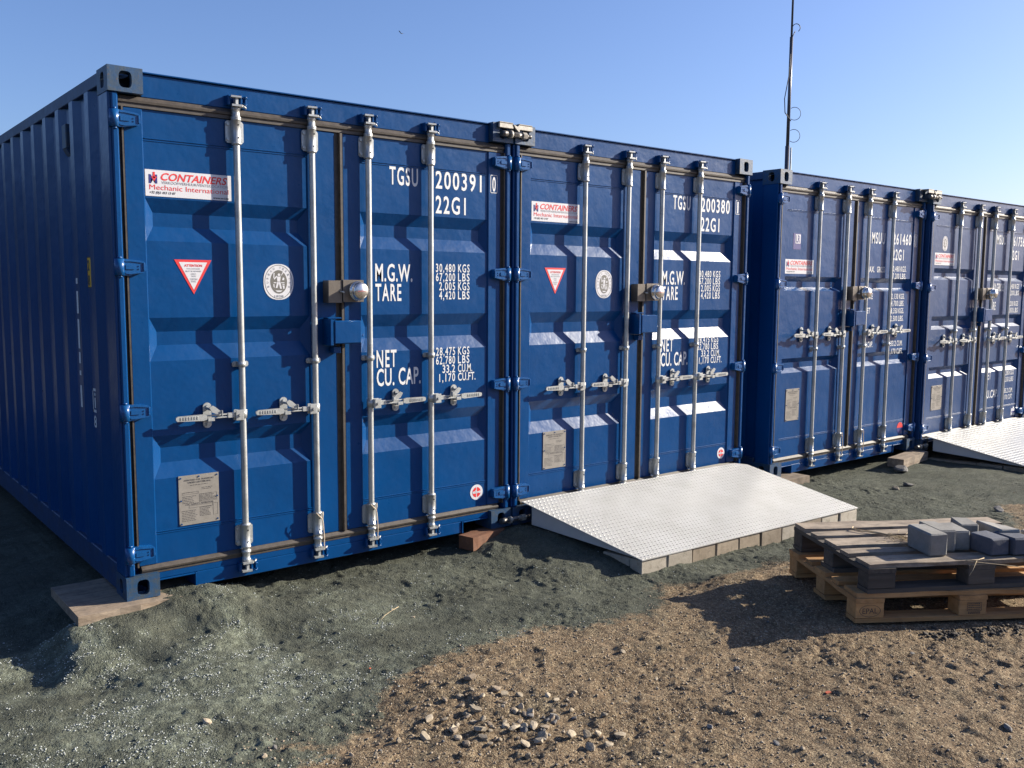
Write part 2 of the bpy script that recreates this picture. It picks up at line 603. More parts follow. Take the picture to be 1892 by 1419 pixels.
# ---- text as mesh in the XZ plane, facing -Y
TXT = {}


def glyphs(s, bold=0.0, shear=0.0, spacing=1.0):
    key = (s, bold, shear, spacing)
    if key not in TXT:
        cu = bpy.data.curves.new('t', 'FONT')
        cu.body = s
        cu.offset = bold
        cu.shear = shear
        cu.space_character = spacing
        cu.resolution_u = 3
        o = bpy.data.objects.new('t', cu)
        COL.objects.link(o)
        bpy.context.view_layer.update()
        me = bpy.data.meshes.new_from_object(o.evaluated_get(bpy.context.evaluated_depsgraph_get()))
        vs = [tuple(v.co) for v in me.vertices]
        fs = [tuple(p.vertices) for p in me.polygons]
        bpy.data.objects.remove(o)
        bpy.data.curves.remove(cu)
        bpy.data.meshes.remove(me)
        TXT[key] = (vs, fs)
    return TXT[key]


CAPH = max(v[1] for v in glyphs('H')[0])


def text(mb, s, x0, x1, z0, h, y, bold=0.012, shear=0.0, spacing=1.0):
    """text s fitted between x0 and x1, baseline z0, capital height h, in plane y, facing -Y"""
    vs, fs = glyphs(s, bold, shear, spacing)
    if not vs:
        return
    a = min(v[0] for v in vs); b = max(v[0] for v in vs)
    k = (x1 - x0) / (b - a)
    mb.add([(x0 + (v[0] - a) * k, y, z0 + v[1] * h / CAPH) for v in vs], fs)


def flat_mesh(mb, name):
    me = bpy.data.meshes.new(name)
    me.from_pydata(mb.v, [], mb.f)
    me.update()
    for p in me.polygons:
        if p.normal.y > 0:
            p.flip()
    me.update()
    return me


# ------------------------------------------------------------------ ground
CTRL = [(-0.26, -0.10, -0.040), (-0.10, -0.13, -0.020), (0.05, -0.10, -0.022), (0.22, -0.09, 0.0), (0.40, -0.06, 0.012), (0.55, -0.02, -0.03), (0.28, 0.02, 0.006), (-0.12, -0.18, -0.045), (-0.42, 0.20, -0.19), (-0.42, -0.12, -0.19), (-0.5, -0.3, -0.20), (-0.22, -0.32, -0.095), (-0.12, -0.5, -0.14), (0.15, -0.35, -0.095), (-0.30, -0.55, -0.17),
        (-0.9, -0.3, -0.22), (-0.8, 1.5, -0.20), (-2.5, 1, -0.22), (-1.2, -1.2, -0.17), (0.5, 0.35, -0.14), (0.7, 0.0, -0.115),
        (1.1, 0.05, -0.12), (1.6, 0.05, -0.115), (0.5, -0.6, -0.15), (1.3, -0.6, -0.14), (2.0, -0.5, -0.13),
        (1.95, -0.05, -0.10), (2.30, -0.16, -0.05), (2.44, -0.13, 0.0), (2.52, -0.25, -0.01), (2.52, -0.42, -0.045), (2.50, -0.62, -0.085), (2.25, -0.45, -0.10), (2.45, -0.95, -0.135), (2.65, -1.15, -0.15),
        (3.2, -1.2, -0.15), (4.0, -1.2, -0.155), (4.9, -1.2, -0.165), (5.1, -0.6, -0.14), (5.25, -0.2, -0.11), (5.6, -0.15, -0.10),
        (6.2, 0.0, -0.155), (6.8, 0.0, -0.15), (7.2, -0.25, -0.12), (7.6, -0.3, -0.14), (6.4, -1.0, -0.15), (8.0, -1.5, -0.17), (9.5, -1, -0.18),
        (2.6, -1.9, -0.075), (2.95, -1.55, -0.075), (2.7, -2.35, -0.045), (3.1, -1.7, -0.048), (3.7, -2.1, -0.045), (3.3, -2.4, -0.045), (3.4, -2.75, -0.045), (3.75, -3.0, -0.045), (4.2, -2.3, -0.05), (4.1, -1.6, -0.10),
        (2.0, -2.0, -0.085), (2.0, -3.0, -0.05), (1.0, -2.0, -0.085), (1.0, -3.0, -0.06), (0.2, -1.5, -0.13), (0.3, -2.3, -0.09), (-0.5, -2, -0.12),
        (6.0, -2.5, -0.10), (5, -4, -0.08), (0, -5, -0.08), (-3, -3, -0.15), (3.5, 0.5, -0.14), (3.5, 3, -0.15), (7, 3, -0.16), (9, 2, -0.17), (12, -2, -0.2), (12, 3, -0.2), (3, -5, -0.06)]
CTRL = np.array(CTRL)


def hash2(ix, iy, seed):
    h = (ix.astype(np.int64) * 374761393 + iy.astype(np.int64) * 668265263 + seed * 974711) & 0x7fffffff
    h = ((h ^ (h >> 13)) * 1274126177) & 0x7fffffff
    h = h ^ (h >> 16)
    return (h & 0xffff) / 65535.0


def vnoise(x, y, seed):
    xi, yi = np.floor(x), np.floor(y)
    fx, fy = x - xi, y - yi
    fx = fx * fx * fx * (fx * (fx * 6 - 15) + 10)
    fy = fy * fy * fy * (fy * (fy * 6 - 15) + 10)
    a = hash2(xi, yi, seed); b = hash2(xi + 1, yi, seed)
    c = hash2(xi, yi + 1, seed); d = hash2(xi + 1, yi + 1, seed)
    return (a * (1 - fx) + b * fx) * (1 - fy) + (c * (1 - fx) + d * fx) * fy - 0.5


def base_height(x, y):
    x = np.atleast_1d(np.asarray(x, float)); y = np.atleast_1d(np.asarray(y, float))
    num = np.zeros_like(x); den = np.zeros_like(x)
    for cx, cy, cz in CTRL:
        w = 1.0 / ((x - cx) ** 2 + (y - cy) ** 2 + 0.004) ** 1.7
        num += w * cz; den += w
    return num / den


# edge between grey-green crushed stone (north-west) and brown earth
EDGE = [(-3, -4.4), (-0.9, -2.35), (-0.05, -1.70), (0.5, -1.55), (1.0, -1.40), (1.5, -1.45), (2.0, -1.47), (2.5, -1.38), (2.9, -1.30), (3.6, -1.45), (4.4, -1.75), (5.5, -1.9), (6.3, -1.5), (7.5, -1.6), (9, -1.5), (14, -1.5), (40, -3)]


def dirt_mask(x, y):
    e = np.interp(x, [q[0] for q in EDGE], [q[1] for q in EDGE])
    d = (e - y)                                        # positive on the brown side
    return np.clip(0.5 + d / 0.42 + vnoise(x * 2.7, y * 2.7, 5) * 0.8, 0, 1)


def salt_mask(x, y):
    n = vnoise(x * 3.1, y * 3.1, 9) + 0.6 * vnoise(x * 7.3, y * 7.3, 10) + 0.4 * vnoise(x * 17, y * 17, 11)
    near = np.exp(-(((x + 0.15) / 1.2) ** 2 + ((y + 0.85) / 0.9) ** 2) * 0.8)
    return np.clip((n + 0.45 * near - 0.02) * 2.0, 0, 1) * np.clip(0.2 + near * 1.2, 0, 1)


def detail(x, y):
    dm = dirt_mask(x, y)
    lump = 0.020 * vnoise(x * 2.6, y * 2.6, 1) + 0.010 * vnoise(x * 6.1, y * 6.1, 2)
    mid = (0.004 * vnoise(x * 15, y * 15, 3) + 0.004 * vnoise(x * 33, y * 33, 4)) * (1 + 0.5 * dm)
    fine = 0.0065 * vnoise(x * 60, y * 60, 6) + 0.0055 * vnoise(x * 110, y * 110, 7)
    comp = np.clip(0.5 + 2.2 * vnoise(x * 2.9, y * 4.1, 41) + 1.2 * vnoise(x * 9, y * 11, 42), 0.28, 1.0)      # compacted against loose
    fine = fine * comp * (0.75 + 0.4 * dm)
    cl = np.clip(vnoise(x * 22, y * 22, 8) - 0.2, 0, 1) * 0.025      # crumbly clods
    ridg = (0.5 - np.abs(vnoise(x * 9 + y * 3, y * 13, 12))) * 0.005
    s = np.clip(0.35 + 1.3 * (vnoise(x * 1.9, y * 1.9, 13) + 0.5), 0.35, 1.6)
    h = lump * (1 - 0.5 * dm) + mid * s + fine + cl * s + ridg * s
    # keep it calm under the pallets and against ramp and containers
    c, sn = cos(-0.575), sin(-0.575)
    px = (x - 2.706) * c + (y + 2.33) * sn; py = -(x - 2.706) * sn + (y + 2.33) * c
    under = np.clip(1.3 - np.maximum(np.abs(px - 0.6) - 0.6, np.abs(py - 0.4) - 0.4) / 0.12, 0, 1)
    h = h + dm * (np.clip(vnoise(x * 13, y * 17, 51) - 0.12, 0, 1) * 0.035 + 0.008 * vnoise(x * 8, y * 10, 52))
    return h * (1 - 0.7 * under) - 0.008 * under


def height(x, y):
    return base_height(x, y) + detail(np.atleast_1d(np.asarray(x, float)), np.atleast_1d(np.asarray(y, float)))


def gz(x, y):
    return float(height(x, y)[0])


def axis(a, b, lo, hi, step):
    core = list(np.arange(a, b, step))
    s, q = step, b
    up = []
    while q < hi:
        up.append(q); s *= 1.13; q += s
    up.append(hi)
    s, q = step, a
    dn = []
    while q > lo:
        s *= 1.13; q -= s
        dn.append(max(q, lo))
    return np.array(dn[::-1] + core + up)


def build_ground():
    xs = axis(-1.3, 6.0, -900, 1500, 0.0098)
    ys = axis(-3.4, 0.4, -900, 1500, 0.0098)
    X, Y = np.meshgrid(xs, ys, indexing='xy')
    x, y = X.ravel(), Y.ravel()
    z = np.empty_like(x)
    for i in range(0, len(x), 60000):
        z[i:i + 60000] = height(x[i:i + 60000], y[i:i + 60000])
    nx, ny = len(xs), len(ys)
    co = np.stack([x, y, z], 1)
    i = np.arange(nx - 1)[None, :] + nx * np.arange(ny - 1)[:, None]
    i = i.ravel()
    quads = np.stack([i, i + 1, i + 1 + nx, i + nx], 1)
    me = bpy.data.meshes.new('ground')
    me.vertices.add(len(co)); me.vertices.foreach_set('co', co.ravel())
    me.loops.add(quads.size); me.loops.foreach_set('vertex_index', quads.ravel().astype(np.int32))
    me.polygons.add(len(quads))
    me.polygons.foreach_set('loop_start', (np.arange(len(quads)) * 4).astype(np.int32))
    me.polygons.foreach_set('use_smooth', np.ones(len(quads), bool))
    me.update(calc_edges=True)
    for nm, fn in (('dirt', dirt_mask), ('salt', salt_mask)):
        at = me.attributes.new(nm, 'FLOAT', 'POINT')
        at.data.foreach_set('value', fn(x, y).astype(np.float32))
    obj('ground', me, M_ground, label='grey green crushed stone giving way to brown earth in front of the containers', kind='structure')


build_ground()

# ------------------------------------------------------------------ container parts
W, H, LEN = 2.438, 2.591, 6.058
CX, CY, CZ = 0.162, 0.178, 0.118
DY = 0.045          # door sheet plane


def ring_face(mb, P, U, V, w, h, hw, hh, depth, inward, stad=True):
    """a w x h face at P spanned by U,V with an oval hole, and the walls of that hole"""
    n = 24
    U, V, P, I = Vector(U), Vector(V), Vector(P), Vector(inward)
    outer, inner = [], []
    for k in range(n):
        t = 2 * pi * k / n
        c, s = cos(t), sin(t)
        m = max(abs(c), abs(s))
        outer.append((w / 2 + w / 2 * c / m, h / 2 + h / 2 * s / m))
        pw = 0.62
        inner.append((w / 2 + hw / 2 * math.copysign(abs(c) ** pw, c), h / 2 + hh / 2 * math.copysign(abs(s) ** pw, s)))
    vs = [P + U * a + V * b for a, b in outer] + [P + U * a + V * b for a, b in inner] + [P + U * a + V * b + I * depth for a, b in inner]
    fs = []
    for k in range(n):
        j = (k + 1) % n
        fs.append((k, j, n + j, n + k))
        fs.append((n + k, n + j, 2 * n + j, 2 * n + k))
    mb.add([tuple(v) for v in vs], fs)


def casting(sx, sy, sz):
    # corner fitting; outer corner at the origin, body reaching inwards; sx etc. = direction of the body
    mb = MB()
    e = 0.0
    ring_face(mb, (0, e, 0), (sx, 0, 0), (0, 0, sz), CX, CZ, 0.060, 0.078, 0.03, (0, sy, 0))
    ring_face(mb, (e, 0, 0), (0, sy, 0), (0, 0, sz), CY, CZ, 0.058, 0.074, 0.03, (sx, 0, 0))
    ring_face(mb, (0, 0, e), (sx, 0, 0), (0, sy, 0), CX, CY, 0.066, 0.11, 0.03, (0, 0, sz))
    x, y, z = sx * CX, sy * CY, sz * CZ
    mb.add([(x, 0, 0), (x, y, 0), (x, y, z), (x, 0, z), (0, y, 0), (0, y, z), (0, 0, z)], [(0, 1, 2, 3), (4, 1, 2, 5), (6, 3, 2, 5)])
    return mb


def post_mesh(s):
    mb = MB()
    q = lambda a, b: (a, b) if s > 0 else (-b, -a)
    x0, x1 = q(0.002, 0.044)
    mb.box(*q(0.002, 0.046), 0.022, 0.165, CZ, H - CZ, 0.003)
    mb.box(*q(0.016, 0.0465), 0.008, 0.0215, CZ, H - CZ, 0.0066)
    mb.box(*q(0.0465, 0.16), 0.095, 0.15, CZ, H - CZ)
    # hinge pin tube
    xp = 0.046 * s
    return mb


def hinge_mesh(s):
    mb = MB()
    # knuckle wrapped round the post edge and a pressed blade; centred on z=0
    mb.cyl((s * 0.028, 0.016, -0.040), (s * 0.028, 0.016, 0.040), 0.0235, 20)
    out = [(s * 0.034, -0.040), (s * 0.070, -0.039), (s * 0.136, -0.026), (s * 0.144, -0.018), (s * 0.144, 0.024), (s * 0.137, 0.031), (s * 0.070, 0.039), (s * 0.034, 0.040)]
    mb.prism(out, 0.004, 0.038)
    rim = [(s * 0.050, 0.031), (s * 0.074, 0.033), (s * 0.132, 0.026), (s * 0.132, 0.022), (s * 0.074, 0.028), (s * 0.050, 0.026)]
    mb.prism(rim, -0.001, 0.005)
    mb.prism([(a, -b) for a, b in rim], -0.001, 0.005)
    mb.prism([(s * 0.052, -0.010), (s * 0.094, -0.010), (s * 0.098, 0.0), (s * 0.094, 0.010), (s * 0.052, 0.010)], -0.001, 0.005)
    mb.box(*sorted((s * 0.134, s * 0.1435)), -0.002, 0.005, -0.018, 0.023, 0.002)
    for z in (-0.008, 0.006):
        mb.cyl((s * 0.115, 0.0005, z), (s * 0.115, 0.005, z), 0.0035, 8)
    for z in (-0.050, 0.041):
        mb.cyl((s * 0.028, 0.008, z), (s * 0.028, 0.008, z + 0.009), 0.010, 10)
    return mb


GROOVES = {1: [(1.782, 1.854, 1.922, 1.990), (1.186, 1.264, 1.332, 1.403), (0.588, 0.664, 0.742, 0.808)],
           3: [(1.592, 1.624, 1.672, 1.716), (0.887, 0.925, 0.973, 1.013)],
           4: [(1.732, 1.765, 1.801, 1.848), (1.225, 1.260, 1.312, 1.359), (0.725, 0.765, 0.807, 0.839)]}
GD = 0.034


def panel_mesh(x0, x1, style, z0=0.155, z1=2.412):
    xs = [x0, x0 + 0.045, x1 - 0.045, x1]
    zs = [z0] + [z for g in sorted(GROOVES[style]) for z in g] + [z1]
    mb = MB()
    vs = []
    rec = set()
    for j, z in enumerate(zs):
        for i, x in enumerate(xs):
            d = 0.0
            if 0 < j < len(zs) - 1 and i in (1, 2):
                k = (j - 1) % 4
                if k in (1, 2):
                    d = GD
            vs.append((x, DY + d, z))
    fs = []
    for j in range(len(zs) - 1):
        for i in range(3):
            a, b, c, d = j * 4 + i, j * 4 + i + 1, (j + 1) * 4 + i + 1, (j + 1) * 4 + i
            if i == 0:
                k = (j - 1) % 4 if j > 0 else -1
                if k == 0:
                    fs += [(a, c, d), (a, b, c)]; continue
                if k == 2:
                    fs += [(a, b, d), (b, c, d)]; continue
            if i == 2:
                k = (j - 1) % 4 if j > 0 else -1
                if k == 0:
                    fs += [(a, b, d), (b, c, d)]; continue
                if k == 2:
                    fs += [(a, c, d), (a, b, c)]; continue
            fs.append((a, b, c, d))
    mb.add(vs, fs)
    return mb


def door_mesh(side, style):
    """leaf frame: hinge-side stile, meeting stile; side -1 left, +1 right (as seen)"""
    mb = MB()
    if side < 0:
        st = [(0.0745, 0.163, 0.036), (1.035, 1.196, 0.040)]
        px = (0.163, 1.035)
    else:
        st = [(1.246, 1.352, 0.040), (2.268, 2.3635, 0.036)]
        px = (1.352, 2.268)
    for a, b, y in st:
        mb.box(a, b, y, 0.088, 0.156, 2.411, 0.003)
    # weld beads along panel edges and the two rails
    for x in px:
        mb.box(x - 0.003, x + 0.003, DY - 0.004, DY + 0.02, 0.16, 2.408, 0.0015)
    for z in (2.275, 0.318):
        mb.box(px[0] + 0.004, px[1] - 0.004, DY - 0.004, DY + 0.002, z - 0.0025, z + 0.0025, 0.0015)
        mb.box(px[0] + 0.004, px[1] - 0.004, DY - 0.003, DY + 0.002, z - 0.013, z - 0.009, 0.001)
    mb.box(px[0] + 0.002, px[1] - 0.002, DY + 0.037, 0.088, 0.157, 2.410)
    return mb


def gasket_h(x0, x1, z0, z1):
    mb = MB()
    h = z1 - z0
    mb.prism([(0.034, z0 + h * .02), (0.034, z0 + h * .36), (0.026, z0 + h * .42), (0.024, z0 + h * .62), (0.041, z1), (0.09, z1), (0.09, z0 + h * .02)], x0, x1, 'yz')
    return mb


def gasket_v(x0, x1, z0, z1, yf=0.026):
    mb = MB()
    w = x1 - x0
    mb.prism([(x0, yf + 0.020), (x0 + w * .48, yf + 0.020), (x0 + w * .56, yf), (x0 + w * .86, yf), (x1, yf + 0.012), (x1, 0.089), (x0, 0.089)], z0, z1, 'xy')
    return mb


def rod_mesh():
    mb = MB()
    y = 0.010
    mb.lathe(0, y, [(0.15, 0.0165), (2.41, 0.0165)], 20)
    for s, z in ((1, 2.41), (-1, 0.155)):
        mb.lathe(0, y, [(z, 0.0165), (z, 0.024), (z + s * 0.012, 0.026), (z + s * 0.016, 0.020), (z + s * 0.045, 0.019), (z + s * 0.050, 0.023), (z + s * 0.062, 0.022), (z + s * 0.062, 0.0)], 18)
    for s, z in ((1, 2.472), (-1, 0.093)):
        # cam: plate, web and hooked upper plate
        mb.prism([(-0.030, -0.022), (0.022, -0.026), (0.036, -0.010), (0.030, 0.018), (0.0, 0.026), (-0.022, 0.016)], z, z + s * 0.010, 'xy')
        mb.box(-0.006, 0.008, -0.008, 0.022, *sorted((z + s * 0.010, z + s * 0.044)))
        mb.prism([(-0.034, -0.020), (0.018, -0.026), (0.024, -0.012), (0.012, 0.006), (-0.010, 0.020), (-0.030, 0.006)], z + s * 0.044, z + s * 0.053, 'xy')
        mb.tube([(0.024, -0.012, z + s * 0.004), (0.036, -0.018, z + s * 0.002), (0.046, -0.010, z - s * 0.004)], 0.005, 6)
    return mb


def keeper_mesh():
    # blue receiver welded to the header or sill, z measured upwards from its middle
    mb = MB()
    mb.box(0.010, 0.062, 0.030, 0.043, -0.034, 0.034, 0.003)
    mb.box(-0.045, 0.0105, 0.0385, 0.043, -0.024, 0.024)
    mb.box(0.016, 0.030, -0.010, 0.031, -0.030, 0.030, 0.004)
    mb.box(0.044, 0.056, 0.000, 0.031, -0.026, 0.026, 0.004)
    mb.box(-0.040, -0.026, 0.006, 0.043, -0.026, 0.026, 0.004)
    mb.tube([(0.030, -0.006, 0.010), (0.044, -0.014, 0.020), (0.058, -0.004, 0.012)], 0.0045, 6)
    mb.tube([(0.030, -0.006, -0.012), (0.044, -0.012, -0.022), (0.056, -0.002, -0.014)], 0.004, 6)
    return mb


def bracket_mesh():
    mb = MB()
    # plate with rounded ears, sleeve and bolt heads; centred on z=0, height 0.13
    for s in (-1, 1):
        out = []
        x0, x1, hz = 0.014, 0.048, 0.056
        pts = [(x0, -hz), (x1 - 0.010, -hz), (x1, -hz + 0.010), (x1, hz - 0.010), (x1 - 0.010, hz), (x0, hz)]
        mb.prism([(s * a, b) for a, b in pts], 0.032, 0.0395)
        for z in (-0.038, 0.038):
            mb.cyl((s * 0.036, 0.024, z), (s * 0.036, 0.033, z), 0.0085, 10)
    mb.box(-0.021, 0.021, 0.010, 0.0385, -0.058, 0.058, 0.002)
    mb.lathe(0, 0.010, [(-0.066, 0.017), (-0.066, 0.0245), (-0.056, 0.0255), (-0.054, 0.0225), (0.054, 0.0225), (0.056, 0.0255), (0.066, 0.0245), (0.066, 0.017)], 18)
    return mb


def pins_mesh():
    mb = MB()
    for z in (-0.032, 0.032):
        mb.cyl((0.006, -0.0145, z), (0.006, -0.009, z), 0.0042, 8)
    return mb


def guide_mesh():
    mb = MB()
    mb.lathe(0, 0.010, [(-0.014, 0.017), (-0.014, 0.022), (0.014, 0.022), (0.014, 0.017)], 16)
    for s in (-1, 1):
        mb.prism([(s * 0.014, -0.014), (s * 0.038, -0.014), (s * 0.044, -0.007), (s * 0.044, 0.007), (s * 0.038, 0.014), (s * 0.014, 0.014)], 0.030, 0.037)
        mb.box(*sorted((s * 0.014, s * 0.022)), 0.010, 0.033, -0.013, 0.013)
    mb.cyl((-0.032, 0.024, 0), (-0.032, 0.031, 0), 0.007, 8)
    mb.cyl((0.033, 0.024, 0), (0.033, 0.031, 0), 0.006, 8)
    return mb


def handle_mesh(s):
    """handle reaching from the rod (x=0) towards s"""
    mb = MB()
    q = lambda a, b: tuple(sorted((s * a, s * b)))
    # hub bracket on the rod
    mb.lathe(0, 0.010, [(-0.022, 0.017), (-0.022, 0.022), (0.022, 0.022), (0.022, 0.017)], 16)
    mb.box(*q(0.010, 0.052), -0.026, -0.020, -0.030, 0.026, 0.002)
    mb.box(*q(0.010, 0.052), 0.004, 0.010, -0.030, 0.026, 0.002)
    mb.box(*q(0.006, 0.016), -0.022, 0.006, -0.028, 0.024)
    mb.cyl((s * 0.030, -0.034, -0.002), (s * 0.030, -0.024, -0.002), 0.008, 10)
    # bar: block, two rods and grip
    mb.box(*q(0.040, 0.092), -0.018, 0.002, -0.013, 0.013, 0.002)
    mb.box(*q(0.088, 0.215), -0.015, -0.001, 0.003, 0.011, 0.002)
    mb.box(*q(0.088, 0.215), -0.015, -0.001, -0.011, -0.003, 0.002)
    mb.prism([(s * 0.205, -0.011), (s * 0.225, -0.016), (s * 0.355, -0.010), (s * 0.362, -0.004), (s * 0.362, 0.010), (s * 0.352, 0.015), (s * 0.225, 0.017), (s * 0.205, 0.012)], -0.024, -0.012)
    for k in range(7):
        x = 0.250 + k * 0.014
        mb.box(*q(x, x + 0.007), -0.0265, -0.0235, -0.006, 0.010, 0.001)
    return mb


def catch_mesh(s):
    mb = MB()
    pts = []
    for k in range(9):
        t = pi * k / 8
        pts.append((0.022 * cos(t), 0.046 + 0.020 * sin(t)))
    for k in range(9):
        t = pi + pi * k / 8
        pts.append((0.022 * cos(t), -0.046 + 0.020 * sin(t)))
    mb.prism(pts, 0.030, 0.037)
    for z in (0.046, -0.046):
        mb.cyl((0, 0.021, z), (0, 0.031, z), 0.0085, 10)
    # hooked seat and swinging latch in front of the handle bar
    mb.box(-0.018, 0.018, -0.018, 0.031, -0.026, -0.018, 0.002)
    mb.box(-0.018, 0.018, -0.026, -0.018, -0.026, -0.006, 0.002)
    mb.prism([(s * -0.020, 0.048), (s * -0.006, 0.056), (s * 0.012, 0.046), (s * -0.004, 0.020), (s * -0.040, 0.006), (s * -0.052, 0.016), (s * -0.046, 0.026)], -0.032, -0.025)
    mb.box(*sorted((s * -0.056, s * -0.052)), -0.040, -0.020, 0.0, 0.028)
    mb.box(-0.008, 0.008, -0.030, 0.031, 0.030, 0.044, 0.002)
    return mb


def side_wall(x_out, s):
    """pressed side sheet; s=+1 for the left wall (recess towards +x)"""
    mb = MB()
    pitch = 0.3072
    pts = [(0.160, 0.030)]
    yy = 0.290
    while yy < LEN - 0.40:
        pts += [(yy, 0.030), (yy + 0.070, 0.003), (yy + 0.142, 0.003), (yy + 0.212, 0.030)]
        yy += pitch
    pts.append((LEN - 0.16, 0.030))
    z0, z1 = 0.150, H - 0.066
    vs = [(x_out + s * d, y, z) for z in (z0, z1) for y, d in pts]
    n = len(pts)
    mb.add(vs, [(i, i + 1, n + i + 1, n + i) for i in range(n - 1)])
    return mb


def side_rails(x_out, s):
    mb = MB()
    q = lambda a, b: tuple(sorted((x_out + s * a, x_out + s * b)))
    mb.box(*q(0.002, 0.062), CY, LEN - CY, H - 0.070, H - 0.008, 0.003)
    mb.box(*q(0.004, 0.050), CY, LEN - CY, 0.014, 0.155, 0.004)
    mb.box(*q(0.050, 0.085), CY, LEN - CY, 0.014, 0.020)
    return mb


def header_mesh():
    mb = MB()
    mb.box(CX, W - CX, 0.042, 0.13, 2.466, 2.578, 0.004)
    mb.box(CX - 0.001, W - CX + 0.001, 0.030, 0.13, 2.5785, 2.586, 0.002)
    mb.box(0.05, W - 0.05, 0.0905, 0.094, 0.12, 2.47)
    return mb


def sill_mesh():
    mb = MB()
    mb.box(CX, W - CX, 0.036, 0.15, 0.076, 0.110, 0.003)
    mb.box(0.362, 2.062, 0.036, 0.15, 0.002, 0.0755, 0.003)
    for a, b in ((0.352, 0.3615), (2.0625, 2.072)):
        mb.box(a, b, 0.028, 0.30, 0.0, 0.076, 0.002)
    for a, b in ((CX + 0.002, 0.3515), (2.0725, W - CX - 0.002)):
        mb.box(a, b, 0.028, 0.30, 0.068, 0.0755, 0.002)
    return mb


def floor_mesh():
    mb = MB()
    mb.box(0.052, W - 0.052, 0.31, LEN - 0.15, 0.10, 0.15)
    for k in range(18):
        y = 0.45 + k * 0.3
        mb.box(0.052, W - 0.052, y, y + 0.045, 0.02, 0.0995)
    return mb


def roof_mesh():
    mb = MB()
    pts = []
    y = 0.131
    while y < LEN - 0.2:
        pts += [(y, H - 0.016), (y + 0.06, H - 0.016), (y + 0.08, H - 0.034), (y + 0.17, H - 0.034), (y + 0.19, H - 0.016)]
        y += 0.2
    pts.append((LEN - 0.1, H - 0.016))
    n = len(pts)
    vs = [(x, y, z) for x in (0.06, W - 0.06) for y, z in pts]
    mb.add(vs, [(i, i + 1, n + i + 1, n + i) for i in range(n - 1)])
    return mb


def end_wall():
    mb = MB()
    mb.box(0.05, W - 0.05, LEN - 0.10, LEN - 0.05, 0.12, H - 0.03)
    for k in range(8):
        mb.box(0.16 + k * 0.27, 0.27 + k * 0.27, LEN - 0.05, LEN - 0.015, 0.16, H - 0.07, 0.01)
    return mb


def stiles(P, x0, x1, z0, z1, mat, y=DY - 0.0015, t=0.0012):
    pass


def sticker_mi(root, x0, z0, w, h):
    """white sticker with the dealer's red and navy lettering"""
    y = DY - 0.0016
    b = MB(); b.box(x0, x0 + w, y, y + 0.0012, z0, z0 + h)
    st = obj('company_sticker', b, M_sticker, root)
    X = lambda f: x0 + w * f
    Z = lambda f: z0 + h * f
    yy = y - 0.0008
    r = MB()
    text(r, 'CONTAINERS', X(.175), X(.955), Z(.625), h * .27, yy, 0.022, 0.3)
    text(r, 'Mechanic International', X(.045), X(.965), Z(.25), h * .19, yy, 0.0)
    text(r, 'i', X(.085), X(.112), Z(.70), h * .22, yy - .0004, 0.04)
    r.add([(X(.068), yy - .0004, Z(.74)), (X(.13), yy - .0004, Z(.74)), (X(.099), yy - .0004, Z(.56))], [(0, 1, 2)])
    obj('red_lettering', flat_mesh(r, 'red_lettering'), M_red_print, st)
    n = MB()
    text(n, 'M', X(.04), X(.135), Z(.50), h * .30, yy, 0.045)
    obj('navy_initial', flat_mesh(n, 'navy_initial'), M_navy_print, st)
    g = MB()
    text(g, 'VERKOOP/VERHUUR/VENTE/LOCATION', X(.18), X(.96), Z(.485), h * .10, yy, 0.0)
    obj('grey_lettering', flat_mesh(g, 'grey_lettering'), M_grey_print, st)
    d = MB()
    text(d, '+32 (0)2 453 13 07', X(.045), X(.34), Z(.10), h * .085, yy, 0.02, 0.2)
    text(d, 'www.m-i.be', X(.78), X(.965), Z(.05), h * .075, yy, 0.03, 0.2)
    obj('small_lettering', flat_mesh(d, 'small_lettering'), M_dark_print, st)


def disc(mb, cx, cz, rx, rz, y, n=32, r0=0.0):
    if r0 <= 0:
        vs = [(cx + rx * cos(2 * pi * k / n), y, cz + rz * sin(2 * pi * k / n)) for k in range(n)]
        mb.add(vs, [tuple(range(n))])
    else:
        vs = [(cx + rx * f * cos(2 * pi * k / n), y, cz + rz * f * sin(2 * pi * k / n)) for f in (1, r0) for k in range(n)]
        mb.add(vs, [(k, (k + 1) % n, n + (k + 1) % n, n + k) for k in range(n)])


def triangle_sticker(root, cx, z1, w, h):
    y = DY - 0.0016
    b = MB()
    b.prism([(cx - w / 2, z1), (cx + w / 2, z1), (cx, z1 - h)], y, y + 0.0012)
    st = obj('warning_triangle', b, M_red_print, root, label='red edged downward triangle')
    i = MB()
    i.add([(cx - w * .38, y - .0006, z1 - h * .07), (cx + w * .38, y - .0006, z1 - h * .07), (cx, y - .0006, z1 - h * .87)], [(0, 1, 2)])
    obj('triangle_face', flat_mesh(i, 'triangle_face'), M_sticker, st)
    t = MB(); yy = y - .0012
    text(t, 'ATTENTION', cx - w * .24, cx + w * .24, z1 - h * .20, h * .065, yy, 0.03)
    obj('red_lettering', flat_mesh(t, 'red_lettering'), M_red_print, st)
    t = MB()
    for s, ww, k in (('THIS CONTAINER', .36, .28), ('MUST BE REPAIRED', .42, .35), ('ONLY', .13, .425), ('WITH', .12, .50), ('CORTEN', .2, .575), ('STEEL', .14, .65)):
        text(t, s, cx - w * ww / 2, cx + w * ww / 2, z1 - h * k, h * .036, yy, 0.01)
    for k in (.435, .585):
        t.add([(cx - w * .08, yy, z1 - h * k), (cx + w * .08, yy, z1 - h * k), (cx + w * .08, yy, z1 - h * (k + .006)), (cx - w * .08, yy, z1 - h * (k + .006))], [(0, 1, 2, 3)])
    obj('small_lettering', flat_mesh(t, 'small_lettering'), M_grey_print, st)


